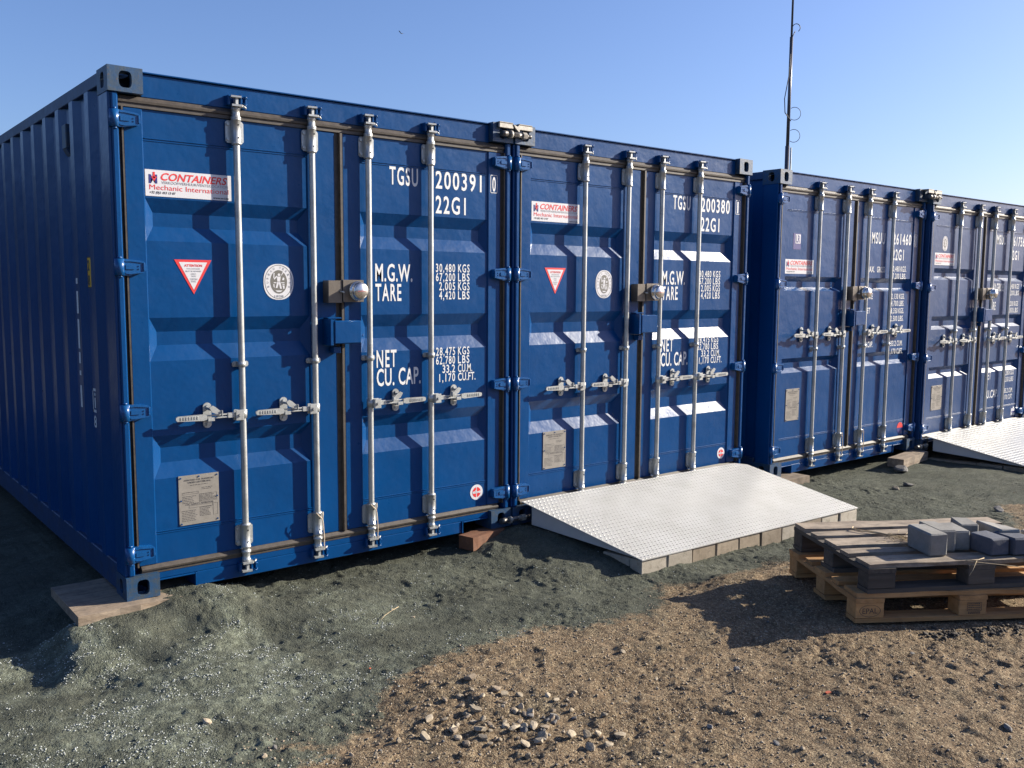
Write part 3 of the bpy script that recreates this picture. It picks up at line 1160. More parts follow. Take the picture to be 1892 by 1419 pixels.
def bv_emblem(root, cx, cz, rx, rz, simple_=False):
    y = DY - 0.0016
    b = MB()
    pts = []
    for k in range(40):
        t = 2 * pi * k / 40
        pts.append((cx + rx * math.copysign(abs(cos(t)) ** .85, cos(t)), cz + rz * math.copysign(abs(sin(t)) ** .85, sin(t))))
    b.prism(pts, y, y + .0012)
    st = obj('oval_emblem', b, M_sticker, root, label='white oval emblem with ring lettering')
    g = MB()
    disc(g, cx, cz, rx * .93, rz * .95, y - .0005, 40, .965)
    disc(g, cx, cz, rx * .56, rz * .66, y - .0005, 36)
    obj('emblem_field', flat_mesh(g, 'emblem_field'), M_emblem_grey, st)
    t = MB()
    s = 'BUREAU VERITAS'
    for k, ch in enumerate(s):
        if ch == ' ':
            continue
        a = radians(200 - k * (220 / (len(s) - 1)))
        px, pz = cx + rx * .745 * cos(a), cz + rz * .80 * sin(a)
        m = MB(); text(m, ch, -0.0045, 0.0045, -0.0055, 0.011, 0, 0.01)
        c, sn = cos(a - pi / 2), sin(a - pi / 2)
        t.add([(px + v[0] * c - v[2] * sn, y - .0009, pz + v[0] * sn + v[2] * c) for v in m.v], m.f)
    text(t, '1828', cx - rx * .30, cx + rx * .30, cz - rz * .86, 0.011, y - .0009, 0.01)
    obj('ring_lettering', flat_mesh(t, 'ring_lettering'), M_grey_print, st)
    f = MB()
    yy = y - .0011
    def poly(pp):
        f.add([(cx + a * rx, yy, cz + b * rz) for a, b in pp], [tuple(range(len(pp)))])
    disc(f, cx + rx * .02, cz + rz * .40, rx * .09, rz * .075, yy, 12)
    poly([(-.12, .30), (.14, .30), (.08, .0), (-.10, .0)])
    poly([(.10, .28), (.16, .34), (.34, .52), (.28, .56)])
    poly([(-.10, .28), (-.30, .12), (-.34, .18), (-.12, .36)])
    poly([(-.10, .02), (.04, .02), (-.10, -.34), (-.22, -.34)])
    poly([(-.02, .02), (.10, .02), (.20, -.38), (.08, -.38)])
    poly([(-.34, -.02), (-.16, -.02), (-.16, -.07), (-.34, -.07)])
    poly([(.16, -.02), (.38, -.02), (.38, -.07), (.16, -.07)])
    poly([(-.36, -.12), (-.30, -.12), (-.28, -.34), (-.36, -.26)])
    poly([(.24, -.12), (.38, -.12), (.38, -.17), (.24, -.17)])
    poly([(.24, -.20), (.38, -.20), (.38, -.36), (.30, -.40)])
    poly([(-.24, -.48), (.24, -.48), (.10, -.56), (-.10, -.56)])
    poly([(-.36, .22), (-.30, .22), (-.27, .50), (-.34, .50)])
    poly([(.22, .10), (.36, .10), (.38, .22), (.28, .26)])
    obj('emblem_figure', flat_mesh(f, 'emblem_figure'), M_sticker, st)


def id_plate(root, x0, x1, z0, z1):
    y = DY - 0.004
    b = MB(); b.box(x0, x1, y, y + .003, z0, z1)
    st = obj('approval_plate', b, M_idplate, root, label='riveted metal approval plate')
    w, h = x1 - x0, z1 - z0
    t = MB(); yy = y - .0005
    text(t, 'APPROVED FOR TRANSPORT', x0 + w * .12, x0 + w * .88, z0 + h * .885, h * .032, yy, 0.01)
    text(t, 'UNDER CUSTOMS SEAL', x0 + w * .22, x0 + w * .80, z0 + h * .835, h * .032, yy, 0.01)
    text(t, 'CSC SAFETY APPROVAL', x0 + w * .15, x0 + w * .86, z0 + h * .395, h * .032, yy, 0.01)
    rnd = random.Random(3)
    def bars(xa, xb, za, zb, n):
        for i in range(n):
            z = za + (zb - za) * i / max(1, n - 1)
            x = x0 + w * xa
            end = x0 + w * (xb - rnd.random() * .1)
            while x < end:
                l = w * (.02 + rnd.random() * .06)
                e = min(x + l, end)
                t.add([(x, yy, z0 + h * z), (e, yy, z0 + h * z), (e, yy, z0 + h * (z + .010)), (x, yy, z0 + h * (z + .010))], [(0, 1, 2, 3)])
                x = e + w * .014
    bars(.28, .74, .79, .79, 1)
    bars(.56, .86, .72, .69, 2)
    bars(.10, .45, .65, .65, 1)
    bars(.08, .42, .57, .44, 5)
    bars(.52, .92, .59, .46, 6)
    bars(.06, .44, .28, .08, 7)
    bars(.50, .80, .32, .15, 7)
    def fr(xa, xb, za, zb):
        for a, b_, c, d in ((xa, xb, za, za + .004), (xa, xb, zb - .004, zb), (xa, xa + .006, za, zb), (xb - .006, xb, za, zb)):
            t.add([(x0 + w * a, yy, z0 + h * c), (x0 + w * b_, yy, z0 + h * c), (x0 + w * b_, yy, z0 + h * d), (x0 + w * a, yy, z0 + h * d)], [(0, 1, 2, 3)])
    fr(.08, .48, .615, .66); fr(.50, .94, .44, .60); fr(.24, .84, .335, .385); fr(.84, .96, .14, .38)
    obj('etched_text', flat_mesh(t, 'etched_text'), M_dark_print, st)
    r = MB()
    for px, pz in ((.05, .955), (.5, .96), (.95, .955), (.05, .50), (.95, .52), (.05, .03), (.95, .05)):
        r.cyl((x0 + w * px, y - .0035, z0 + h * pz), (x0 + w * px, y + .0005, z0 + h * pz), 0.0042, 8)
    obj('rivets', r, M_blue, st)


def marks(parent, num, check, style):
    """stencilled white lettering of the right-hand door"""
    y = DY - 0.0012
    def T(s, a, b, z, h, bo=0.018):
        m = MB()
        text(m, s, a, b, z, h, y, bo * 0.9, 0.0, 1.22 if '.' not in s else 1.06)
        obj('stencilled_lettering', flat_mesh(m, 'stencilled_lettering'), M_white_print, parent)
    if style == 1:
        T('TGSU', 1.552, 1.748, 2.160, 0.100); T(num, 1.874, 2.220, 2.160, 0.100)
        T('22G1', 1.874, 2.098, 2.012, 0.100)
        T('M.G.W.', 1.452, 1.706, 1.598, 0.098); T('TARE', 1.452, 1.628, 1.484, 0.096)
        T('NET', 1.456, 1.592, 1.094, 0.098); T('CU. CAP.', 1.456, 1.762, 0.984, 0.098)
        for k, (s, u) in enumerate((('30,480', 'KGS'), ('67,200', 'LBS'), ('2,005', 'KGS'), ('4,420', 'LBS'))):
            z = 1.658 - k * 0.0555
            T(s, 2.018 - 0.143 * len(s) / 6.0, 2.018, z, 0.048, 0.014); T(u, 2.040, 2.128, z, 0.048, 0.014)
        for k, (s, u, e) in enumerate((('28,475', 'KGS', 2.128), ('62,780', 'LBS', 2.128), ('33.2', 'CU.M.', 2.150), ('1,170', 'CU.FT.', 2.176))):
            z = 1.146 - k * 0.0545
            T(s, 2.018 - 0.143 * len(s) / 6.0, 2.018, z, 0.048, 0.014); T(u, 2.040, e, z, 0.048, 0.014)
    elif style == 3:
        T('MSUU', 1.520, 1.752, 2.040, 0.100); T(num, 1.900, 2.240, 2.045, 0.100)
        T('22G1', 1.900, 2.112, 1.895, 0.100)
        T('MAX.', 1.458, 1.590, 1.772, 0.052); T('GROSS', 1.635, 1.770, 1.772, 0.052)
        for s, u, z, e in (('30,480', 'KGS.', 1.785, 2.175), ('67,200', 'LBS.', 1.715, 2.175), ('2,130', 'KGS.', 1.520, 2.165), ('4,700', 'LBS.', 1.452, 2.165), ('28,350', 'KGS.', 1.380, 2.165), ('62,500', 'LBS.', 1.305, 2.165), ('33.2', 'CUM.', 1.062, 2.170), ('1,170', 'CUFT.', 0.985, 2.178)):
            T(s, 2.045 - 0.150 * len(s) / 6.0, 2.045, z, 0.050, 0.014); T(u, 2.065, e, z, 0.050, 0.014)
        T('TARE', 1.458, 1.580, 1.520, 0.052); T('NET', 1.458, 1.545, 1.385, 0.052); T('CU.CAP.', 1.458, 1.620, 1.065, 0.052)
    else:
        T('MSUU', 1.540, 1.760, 2.135, 0.100); T(num, 1.900, 2.240, 2.130, 0.100)
        T('22G1', 1.890, 2.110, 1.975, 0.100)
        T('MAX.GROSS', 1.452, 1.790, 1.620, 0.085)
        T('TARE', 1.452, 1.600, 1.415, 0.085); T('NET', 1.452, 1.592, 0.640, 0.085); T('CU.CAP.', 1.452, 1.790, 0.430, 0.085)
        for s, u, z in (('30,480', 'KGS', 1.650), ('67,200', 'LBS', 1.575), ('2,200', 'KGS', 1.455), ('4,850', 'LBS', 1.380), ('28,280', 'KGS', 0.665), ('62,350', 'LBS', 0.590), ('33.2', 'CUM.', 0.460), ('1,170', 'CUFT.', 0.385)):
            T(s, 2.045 - 0.150 * len(s) / 6.0, 2.045, z, 0.052, 0.014); T(u, 2.065, 2.170, z, 0.052, 0.014)
    c = MB()
    yc = 0.036 - 0.0015
    x0, x1, z0, z1 = 2.283, 2.338, 2.158, 2.270
    if style == 3:
        z0, z1 = 2.030, 2.150
    for a, b, e, f in ((x0, x1, z0, z0 + .004), (x0, x1, z1 - .004, z1), (x0, x0 + .004, z0, z1), (x1 - .004, x1, z0, z1)):
        c.add([(a, yc, e), (b, yc, e), (b, yc, f), (a, yc, f)], [(0, 1, 2, 3)])
    if style != 4:
        text(c, check, x0 + .015 if check != '1' else x0 + .020, x1 - .014 if check != '1' else x1 - .020, z0 + .012, z1 - z0 - .026, yc, 0.018)
        obj('check_digit', flat_mesh(c, 'check_digit'), M_white_print, parent)


def lock_assembly(root, z):
    """stainless puck lock on its two hasp plates and the welded lock box below"""
    b = MB()
    b.box(1.112, 1.196, -0.030, 0.036, z - 0.064, z + 0.060, 0.002)
    b.box(1.199, 1.330, -0.036, -0.018, z - 0.060, z + 0.064, 0.002)
    b.box(1.246, 1.326, -0.018, 0.036, z - 0.056, z + 0.060, 0.002)
    lk = obj('hasp_plates', b, M_lockplate, root)
    c = MB()
    cx, cz = 1.284, z + 0.002
    prof = [(-0.036, 0.054), (-0.054, 0.056), (-0.060, 0.054), (-0.062, 0.048), (-0.084, 0.048), (-0.092, 0.045), (-0.098, 0.036), (-0.100, 0.0)]
    n = 28
    vs = []
    for y, r in prof:
        for k in range(n):
            t = 2 * pi * k / n
            vs.append((cx + r * cos(t), y, cz + r * sin(t)))
    fs = [(j * n + k, j * n + (k + 1) % n, (j + 1) * n + (k + 1) % n, (j + 1) * n + k) for j in range(len(prof) - 1) for k in range(n)]
    c.add(vs, fs, True)
    obj('puck_lock', c, M_stainless, lk)
    e = MB()
    text(e, 'o', cx - .003, cx + .003, cz + .004, 0.006, -0.1006, 0.02)
    e.box(cx - 0.026, cx + 0.026, -0.1010, -0.0995, cz - 0.0012, cz + 0.0004)
    obj('keyhole', e, M_red_print, lk)
    s = MB()
    s.cyl((1.195, -0.046, z - 0.004), (1.195, -0.034, z - 0.004), 0.006, 8)
    s.tube([(1.182, -0.034, z - 0.004), (1.190, -0.046, z - 0.002), (1.202, -0.046, z - 0.006)], 0.004, 6)
    obj('seal_bolt', s, M_galv, lk)
    x = MB()
    zb = z - 0.225
    x.box(1.132, 1.300, -0.060, 0.020, zb - 0.066, zb + 0.062, 0.005)
    x.box(1.108, 1.128, -0.056, 0.040, zb - 0.075, zb + 0.070, 0.003)
    x.box(1.112, 1.196, -0.020, 0.036, zb + 0.072, zb + 0.080, 0.002)
    x.box(1.150, 1.196, -0.010, 0.036, zb - 0.120, zb - 0.085, 0.002)
    x.tube([(1.300, -0.03, zb - 0.004), (1.308, -0.036, zb - 0.024), (1.320, -0.036, zb - 0.028), (1.325, -0.034, zb - 0.016)], 0.0035, 6)
    obj('lock_box', x, M_blue, root)


RODS = {1: (0.6225, 1.045, 1.393, 1.8155), 3: (0.609, 1.044, 1.402, 1.829), 4: (0.615, 1.044, 1.402, 1.829)}


def container(label, loc, style, num, check, paintm, hz, gzz, rope=False):
    root = thing('shipping_container', label, 'shipping container', loc, 0, 'blue shipping containers in a row')
    for ix, (x, sx) in enumerate(((0, 1), (W, -1))):
        for iy, (y, sy) in enumerate(((0, 1), (LEN, -1))):
            for iz, (z, sz) in enumerate(((0, 1), (H, -1))):
                obj('corner_casting', cached(('corner_casting', sx, sy, sz), lambda: casting(sx, sy, sz)), M_cast, root, (x, y, z))
    for x, s in ((0, 1), (W, -1)):
        obj('corner_post', cached(('corner_post', s), lambda: post_mesh(s)), paintm, root, (x, 0, 0))
        m = MB(); m.box(*sorted((s * 0.004, s * 0.12)), LEN - 0.12, LEN - 0.01, CZ, H - CZ, 0.008)
        obj('rear_post', cached(('rear_post', s), lambda: m), paintm, root, (x, 0, 0))
        obj('side_wall', cached(('side_wall', s), lambda: side_wall(0, s)), paintm, root, (x, 0, 0))
        obj('side_rails', cached(('side_rails', s), lambda: side_rails(0, s)), M_rail, root, (x, 0, 0))
    obj('header', cached('header', header_mesh), paintm, root)
    obj('sill', cached('sill', sill_mesh), paintm, root)
    obj('underframe', cached('underframe', floor_mesh), M_black, root)
    obj('roof_sheet', cached('roof_sheet', roof_mesh), paintm, root)
    obj('end_wall', cached('end_wall', end_wall), paintm, root)
    for nm, me in (('top', lambda: gasket_h(0.052, W - 0.052, 2.4125, 2.4655)), ('bottom', lambda: gasket_h(0.085, W - 0.085, 0.1105, 0.1545)),
                   ('mid', lambda: gasket_v(1.1975, 1.2445, 0.156, 2.411)), ('l', lambda: gasket_v(0.048, 0.0735, 0.156, 2.411, 0.018)), ('r', lambda: gasket_v(W - 0.0735, W - 0.048, 0.156, 2.411, 0.018))):
        obj('door_gasket', cached(('door_gasket', nm), me), M_gasket, root)
    # doors
    for side in (-1, 1):
        d = obj('door', cached(('door', side), lambda: door_mesh(side, style)), paintm, root)
        px = (0.166, 1.032) if side < 0 else (1.355, 2.265)
        obj('pressed_panel', cached(('pressed_panel', side, style), lambda: panel_mesh(px[0], px[1], style)), paintm, d)
        hs = 1 if side < 0 else -1
        for hzv in (2.350, 1.650, 0.942, 0.228):
            obj('hinge', cached(('hinge', hs), lambda: hinge_mesh(hs)), M_blue_light, d, (0 if side < 0 else W, 0, hzv))
        for i in ((0, 1) if side < 0 else (2, 3)):
            rx = RODS[style][i]
            for z in (2.350, 0.233):
                b = obj('rod_bracket', cached('rod_bracket', bracket_mesh), M_galv, d, (rx, 0, z))
            obj('bracket_pins', cached('bracket_pins', lambda: MB_join_pins()), M_black, d, (rx, 0, 0))
            obj('rod_guide', cached('rod_guide', guide_mesh), M_galv, d, (rx, 0, gzz))
            obj('handle_catch', cached(('handle_catch', side), lambda: catch_mesh(side)), M_galv, d, (rx + side * 0.183, 0, hz + 0.004))
        if side > 0:
            marks(d, num, check, style)
    for i in range(4):
        rx = RODS[style][i]
        r = obj('lock_rod', cached('lock_rod', rod_mesh), M_galv, root, (rx, 0, 0))
        s = -1 if i < 2 else 1
        h = obj('rod_handle', cached(('rod_handle', s), lambda: handle_mesh(s)), M_galv, r, (0, 0, hz))
        for z in (2.505, 0.060):
            obj('cam_keeper', cached('cam_keeper', keeper_mesh), paintm, root, (rx, 0, z))
        if rope and i in (1, 2):
            t = MB()
            t.tube([(-0.022, -0.016, 0.300), (-0.008, -0.024, 0.282), (0.010, -0.026, 0.265), (0.018, -0.022, 0.235), (0.020, -0.024, 0.19), (0.024, -0.022, 0.15), (0.024, -0.018, 0.11), (0.028, -0.018, 0.085)], 0.0032, 6)
            t.tube([(0.022, -0.014, 0.300), (0.018, -0.022, 0.282), (0.012, -0.026, 0.265)], 0.0030, 6)
            obj('tie_cord', cached('tie_cord', lambda: t), M_rope, r)
    return root


def MB_join_pins():
    mb = MB()
    for zc in (2.350, 0.233):
        for z in (-0.032, 0.032):
            mb.cyl((0.004, -0.0142, zc + z), (0.004, -0.009, zc + z), 0.0042, 8)
    return mb


C = {1: (0, 0, 0), 2: (2.447, -0.010, 0.0), 3: (5.235, -0.030, -0.037), 4: (7.690, -0.080, -0.055)}
c1 = container('nearest blue shipping container at the left end of the row, door numbered 200391', C[1], 1, '200391', '0', M_blue, 0.892, 1.155, True)
c2 = container('blue shipping container with door numbered 200380, behind the near white ramp', C[2], 1, '200380', '1', M_blue, 0.892, 1.140)
c3 = container('blue shipping container right of the gap, two thin grooves across its doors, numbered 261460', C[3], 3, '261460', '0', M_blue, 1.210, 1.087, True)
c4 = container('faded blue shipping container cut off by the right edge, behind the far ramp', C[4], 4, '261756', '', M_blue2, 1.100, 1.203)

sticker_mi(c1, 0.170, 2.000, 0.432, 0.128)
sticker_mi(c2, 0.174, 2.003, 0.425, 0.127)
sticker_mi(c3, 0.170, 1.738, 0.415, 0.122)
sticker_mi(c4, 0.170, 1.880, 0.415, 0.122)
triangle_sticker(c1, 0.393, 1.694, 0.190, 0.174)
triangle_sticker(c2, 0.387, 1.700, 0.190, 0.175)
bv_emblem(c1, 0.854, 1.587, 0.086, 0.096)
bv_emblem(c2, 0.847, 1.594, 0.082, 0.098)
bv_emblem(c4, 0.374, 2.098, 0.055, 0.075)
id_plate(c1, 0.284, 0.494, 0.330, 0.590)
id_plate(c2, 0.293, 0.500, 0.333, 0.590)
id_plate(c3, 0.250, 0.446, 0.468, 0.746)
id_plate(c4, 0.253, 0.475, 0.390, 0.646)
lock_assembly(c1, 1.538)
lock_assembly(c2, 1.538)
lock_assembly(c3, 1.575)
lock_assembly(c4, 1.590)


def red_dot(root, cx, cz, r):
    y = DY - 0.0016
    b = MB(); disc(b, cx, cz, r, r, y, 32)
    st = obj('round_sticker', flat_mesh(b, 'round_sticker'), M_sticker, root)
    m = MB()
    rr = r * .66
    for q in range(4):
        a0 = q * pi / 2 + 0.10; a1 = (q + 1) * pi / 2 - 0.10
        pts = [(cx + rr * .12 * cos((a0 + a1) / 2), y - .0006, cz + rr * .12 * sin((a0 + a1) / 2))]
        pts += [(cx + rr * cos(a0 + (a1 - a0) * k / 8), y - .0006, cz + rr * sin(a0 + (a1 - a0) * k / 8)) for k in range(9)]
        m.add(pts, [tuple(range(10))])
    obj('red_roundel', flat_mesh(m, 'red_roundel'), M_red_print, st)
    t = MB()
    text(t, 'chc', cx - r * .62, cx + r * .62, cz - r * .14, r * .40, y - .0012, 0.03)
    obj('white_lettering', flat_mesh(t, 'white_lettering'), M_sticker, st)


red_dot(c1, 2.187, 0.250, 0.050)
red_dot(c2, 2.203, 0.240, 0.046)
# container 3: blue round sticker half red, and a small square register mark
m = MB(); disc(m, 2.203, 0.236, 0.055, 0.055, DY - .0016, 28)
rs = obj('round_sticker', flat_mesh(m, 'round_sticker'), M_navy_print, c3, label='round sticker, red above and blue below')
m = MB(); m.add([(2.203 + .055 * cos(pi * k / 14), DY - .0022, .236 + .055 * sin(pi * k / 14)) for k in range(15)], [tuple(range(15))])
obj('red_half', flat_mesh(m, 'red_half'), M_red_print, rs)
m = MB(); m.box(0.275, 0.385, DY - .0016, DY - .0004, 1.945, 2.080)
q = obj('register_sticker', m, M_navy_print, c3, label='small dark blue sticker with white monogram')
m = MB(); m.box(0.305, 0.378, DY - .0024, DY - .0017, 1.995, 2.072)
f = obj('monogram_field', m, M_sticker, q)
m = MB(); text(m, 'LR', 0.314, 0.370, 2.004, 0.060, DY - .0030, 0.02)
for k in range(3):
    pass
q2 = obj('monogram', flat_mesh(m, 'monogram'), M_navy_print, q)
m = MB(); m.box(2.165, 2.285, DY - .0016, DY - .0004, 0.185, 0.265)
q = obj('small_label', m, M_sticker, c4, label='small white label')
m = MB()
m.box(2.18, 2.27, DY - .0024, DY - .0018, 0.215, 0.232)
obj('label_print', m, M_navy_print, q)

# side of container 1: vent box, yellow height sticker, white marks
m = MB()
m.box(0.006, 0.036, 0.840, 0.925, 2.300, 2.430, 0.004)
m.prism([(0.008, 2.299), (0.036, 2.299), (0.036, 2.250)], 0.845, 0.920, 'xz')
obj('side_vent', m, M_cast, c1)
xw = 0.030
m = MB(); m.box(xw - .0030, xw - .0012, 0.505, 0.592, 1.548, 1.712)
ys = obj('height_sticker', m, M_yellow, c1, label='black edged yellow sticker on the side')
m = MB()
for s_, z in (('2', 1.640), ('8', 1.562)):
    t = MB(); text(t, s_, 0, 0.036, 0, 0.052, 0, 0.03)
    m.add([(xw - .0040, 0.584 - v[0], z + v[2]) for v in t.v], t.f)
for a, b, e, f_ in ((0.505, 0.592, 1.548, 1.554), (0.505, 0.592, 1.706, 1.712), (0.587, 0.592, 1.548, 1.712)):
    m.add([(xw - .0040, a, e), (xw - .0040, b, e), (xw - .0040, b, f_), (xw - .0040, a, f_)], [(0, 1, 2, 3)])
obj('black_digits', m, M_dark_print, ys)
m = MB()
for a, b, e, f_ in ((0.505, 0.595, 0.885, 0.900), (0.505, 0.595, 1.000, 1.015), (0.582, 0.595, 0.885, 1.015), (0.540, 0.562, 0.910, 0.965), (0.540, 0.562, 0.975, 0.990)):
    m.add([(xw - .0020, a, e), (xw - .0020, b, e), (xw - .0020, b, f_), (xw - .0020, a, f_)], [(0, 1, 2, 3)])
t = MB(); text(t, '8', 0, 0.05, 0, 0.06, 0, 0.02)
m.add([(xw - .0020, 0.585 - v[0], 0.805 + v[2]) for v in t.v], t.f)
for z0_, z1_ in ((1.14, 1.20), (1.22, 1.38), (1.41, 1.53), (0.90, 1.02), (1.57, 1.60), (1.075, 1.10)):
    m.add([(0.0015, 0.700, z0_), (0.0015, 0.735, z0_), (0.0015, 0.735, z1_), (0.0015, 0.700, z1_)], [(0, 1, 2, 3)])
obj('side_marking', m, M_white_print, c1)


# ------------------------------------------------------------------ bridge fittings between castings
def bridge(label, loc, top):
    g = 'screw bridge fittings joining neighbouring containers'
    r = thing('bridge_fitting', label, 'bridge fitting', loc, 0, g)
    m = MB()
    if top:
        for s in (-1, 1):
            m.box(*sorted((s * 0.022, s * 0.135)), -0.018, -0.002, 0.022, 0.052, 0.003)
            m.box(*sorted((s * 0.022, s * 0.135)), -0.018, 0.05, 0.0525, 0.060, 0.003)
        m.prism([(-0.024, 0.050), (-0.010, 0.030), (0.018, 0.008), (0.024, 0.010), (0.024, 0.052), (0.006, 0.040)], -0.022, -0.004)
        obj('clamp_jaw', m, M_bridge, r)
    m = MB()
    z = -0.012
    m.cyl((-0.100, -0.016, z), (0.108, -0.016, z), 0.012, 14)
    m.cyl((-0.118, -0.016, z), (-0.075, -0.016, z), 0.019, 14)
    m.cyl((-0.020, -0.016, z), (0.018, -0.016, z), 0.018, 6, smooth=False)
    m.cyl((0.100, -0.016, z), (0.120, -0.016, z), 0.013, 12)
    obj('screw_spindle', m, M_darksteel, r)
    m = MB()
    m.cyl((-0.052, -0.016, z), (-0.036, -0.016, z), 0.024, 18)
    m.cyl((0.050, -0.016, z), (0.082, -0.016, z), 0.023, 6, smooth=False)
    m.cyl((-0.040, -0.016, z), (0.060, -0.016, z), 0.0135, 12)
    obj('clamp_nut', m, M_bridge, r)
    return r


bridge('zinc bridge fitting clamping the upper corners of the two nearest containers', (2.4425, -0.006, H - 0.055), True)
bridge('dark bridge fitting at the lower corners of the two nearest containers, beside the near ramp', (2.445, -0.020, 0.062), False)
bridge('small zinc bridge fitting on the upper corners of the two farthest containers', (7.682, -0.082, H - 0.100), True)
bridge('small bridge fitting at the lower corners of the two farthest containers, beside the far ramp', (7.682, -0.086, 0.012), False)


# ------------------------------------------------------------------ packing timbers
def jag_box(x0, x1, y0, y1, z0, z1, seed, amp=0.006, n=7):
    rnd = random.Random(seed)
    mb = MB()
    xs = [x0 + (x1 - x0) * i / n for i in range(n + 1)]
    top, bot = [], []
    for side in (0, 1):
        for x in xs:
            yy = (y0 if side == 0 else y1) + (rnd.random() - .5) * amp
            top.append((x, yy, z1 + (rnd.random() - .5) * amp * .4)); bot.append((x, yy + (rnd.random() - .5) * amp, z0))
    k = n + 1
    vs = top + bot
    fs = []
    for i in range(n):
        fs.append((i, i + 1, k + i + 1, k + i))
        fs.append((2 * k + i, 3 * k + i, 3 * k + i + 1, 2 * k + i + 1))
        fs.append((i, 2 * k + i, 2 * k + i + 1, i + 1))
        fs.append((k + i, k + i + 1, 3 * k + i + 1, 3 * k + i))
    fs += [(0, k, 3 * k, 2 * k), (n, 2 * k + n, 3 * k + n, k + n)]
    mb.add(vs, fs)
    return mb


GT = 'packing timbers under the container corners'
obj('packing_plank', jag_box(-0.245, 0.42, -0.075, 0.48, -0.048, -0.0015, 1, 0.016), M_plank, loc=(0, 0, 0), label='wide brown plank under the front left corner of the nearest container', cat='plank', group=GT)
obj('packing_timber', jag_box(-0.16, 0.16, -0.06, 0.06, -0.085, 0, 2), M_rustwood, loc=(2.20, 0.0, -0.002), rot=(0, 0, 0.25), label='reddish timber under the right corner of the nearest container, poking from the sand', cat='timber', group=GT)
obj('packing_timber', jag_box(-0.22, 0.22, -0.055, 0.20, -0.065, 0, 3), M_plank, loc=(5.42, -0.10, -0.039), rot=(0, 0, 0.02), label='brown timber under the near corner of the container right of the gap', cat='timber', group=GT)
obj('packing_timber', jag_box(-0.32, 0.32, -0.05, 0.10, -0.085, 0, 4), M_plank, loc=(7.34, -0.17, -0.039), rot=(0, 0, 0.13), label='brown timber under the far corner of the container with thin grooves, beside the far ramp', cat='timber', group=GT)


# ------------------------------------------------------------------ ramps
def ramp_thing(label, P, back_z, front_z, group):
    """P: four corners (bl, br, fr, fl) in xy; plate with raised tread, side plates"""
    bl, br, fr, fl = [Vector((*p, 0)) for p in P]
    org = bl.copy(); org.z = back_z
    root = thing('loading_ramp', label, 'ramp', tuple(org), 0, group)
    bl.z = br.z = back_z; fl.z = fr.z = front_z
    rel = lambda v: v - org
    m = MB()
    a, b, c, d = rel(bl), rel(br), rel(fr), rel(fl)
    t = Vector((0, 0, -0.006))
    cut = b + (a - b) * 0.035
    cut2 = b + (c - b) * 0.06
    top = [a, cut, cut2, c, d]
    n = len(top)
    m.add([tuple(v) for v in top] + [tuple(v + t) for v in top], [tuple(range(n))[::-1], tuple(range(n, 2 * n))] + [(i, (i + 1) % n, n + (i + 1) % n, n + i) for i in range(n)])
    obj('ramp_plate', m, M_tread, root)
    # tread studs, alternating direction
    U = (b - a); V = (d - a)
    lu, lv = U.length, V.length
    nrm = U.cross(V).normalized()
    if nrm.z < 0: nrm = -nrm
    nu, nv = int(lu / 0.031), int(lv / 0.022)
    vs, fs = [], []
    for j in range(nv):
        for i in range(nu):
            fu = (i + 0.5 + (0.5 if j % 2 else 0)) / (nu + 0.5); fv = (j + 0.5) / nv
            if fu > .955 and fv < .08: continue
            p0 = a + (b - a) * fu
            p1 = d + (c - d) * fu
            p = p0 + (p1 - p0) * fv
            ang = radians(40 if j % 2 else -40)
            du = (U.normalized() * cos(ang) + V.normalized() * sin(ang))
            dv = nrm.cross(du)
            L_, w_ = 0.0105, 0.0052
            k = len(vs)
            for q_, h_ in ((du * L_, 0), (dv * w_, 0), (-du * L_, 0), (-dv * w_, 0), (Vector((0, 0, 0)), 0.0048)):
                vs.append(tuple(p + q_ + nrm * h_))
            fs += [(k, k + 1, k + 4), (k + 1, k + 2, k + 4), (k + 2, k + 3, k + 4), (k + 3, k, k + 4)]
    me = bpy.data.meshes.new('tread_studs'); me.from_pydata(vs, [], fs); me.update()
    obj('tread_studs', me, M_tread, root, kind='stuff')
    # triangular side plates, inset a little
    for (p, q_, s) in ((a, d, 1), (b, c, -1)):
        off = Vector((0.022 * s, 0, 0))
        back = p + (q_ - p) * 0.07 + off
        front = q_ + (p - q_) * 0.012 + off
        pts = [back + t, front + t, front + Vector((0, 0, -0.010)), back + Vector((0, 0, -0.135))]
        m = MB()
        th = Vector((0.006 * s, 0, 0))
        m.add([tuple(v) for v in pts] + [tuple(v + th) for v in pts], [(0, 1, 2, 3), (7, 6, 5, 4), (0, 4, 5, 1), (1, 5, 6, 2), (2, 6, 7, 3), (3, 7, 4, 0)])
        obj('side_plate', m, M_rampwhite, root)
    return root


RG = 'white tread-plate ramps at the container doors'
R1 = [(2.512, -0.022), (4.835, -0.030), (4.905, -1.045), (2.650, -0.985)]
ramp_thing('white tread-plate ramp between the nearest packing timber and the pallets', R1, 0.155, -0.040, RG)
R2 = [(7.755, -0.095), (10.08, -0.10), (10.15, -1.11), (7.90, -1.06)]
ramp_thing('far white tread-plate ramp cut off by the right edge', R2, 0.100, -0.095, RG)


def block_mesh(lx, ly, lz, seed, b=0.006):
    rnd = random.Random(seed)
    mb = MB()
    mb.box(-lx / 2, lx / 2, -ly / 2, ly / 2, 0, lz, b)
    mb.v = [(x + (rnd.random() - .5) * .006, y + (rnd.random() - .5) * .006, z + (rnd.random() - .5) * .005) for x, y, z in mb.v]
    return mb


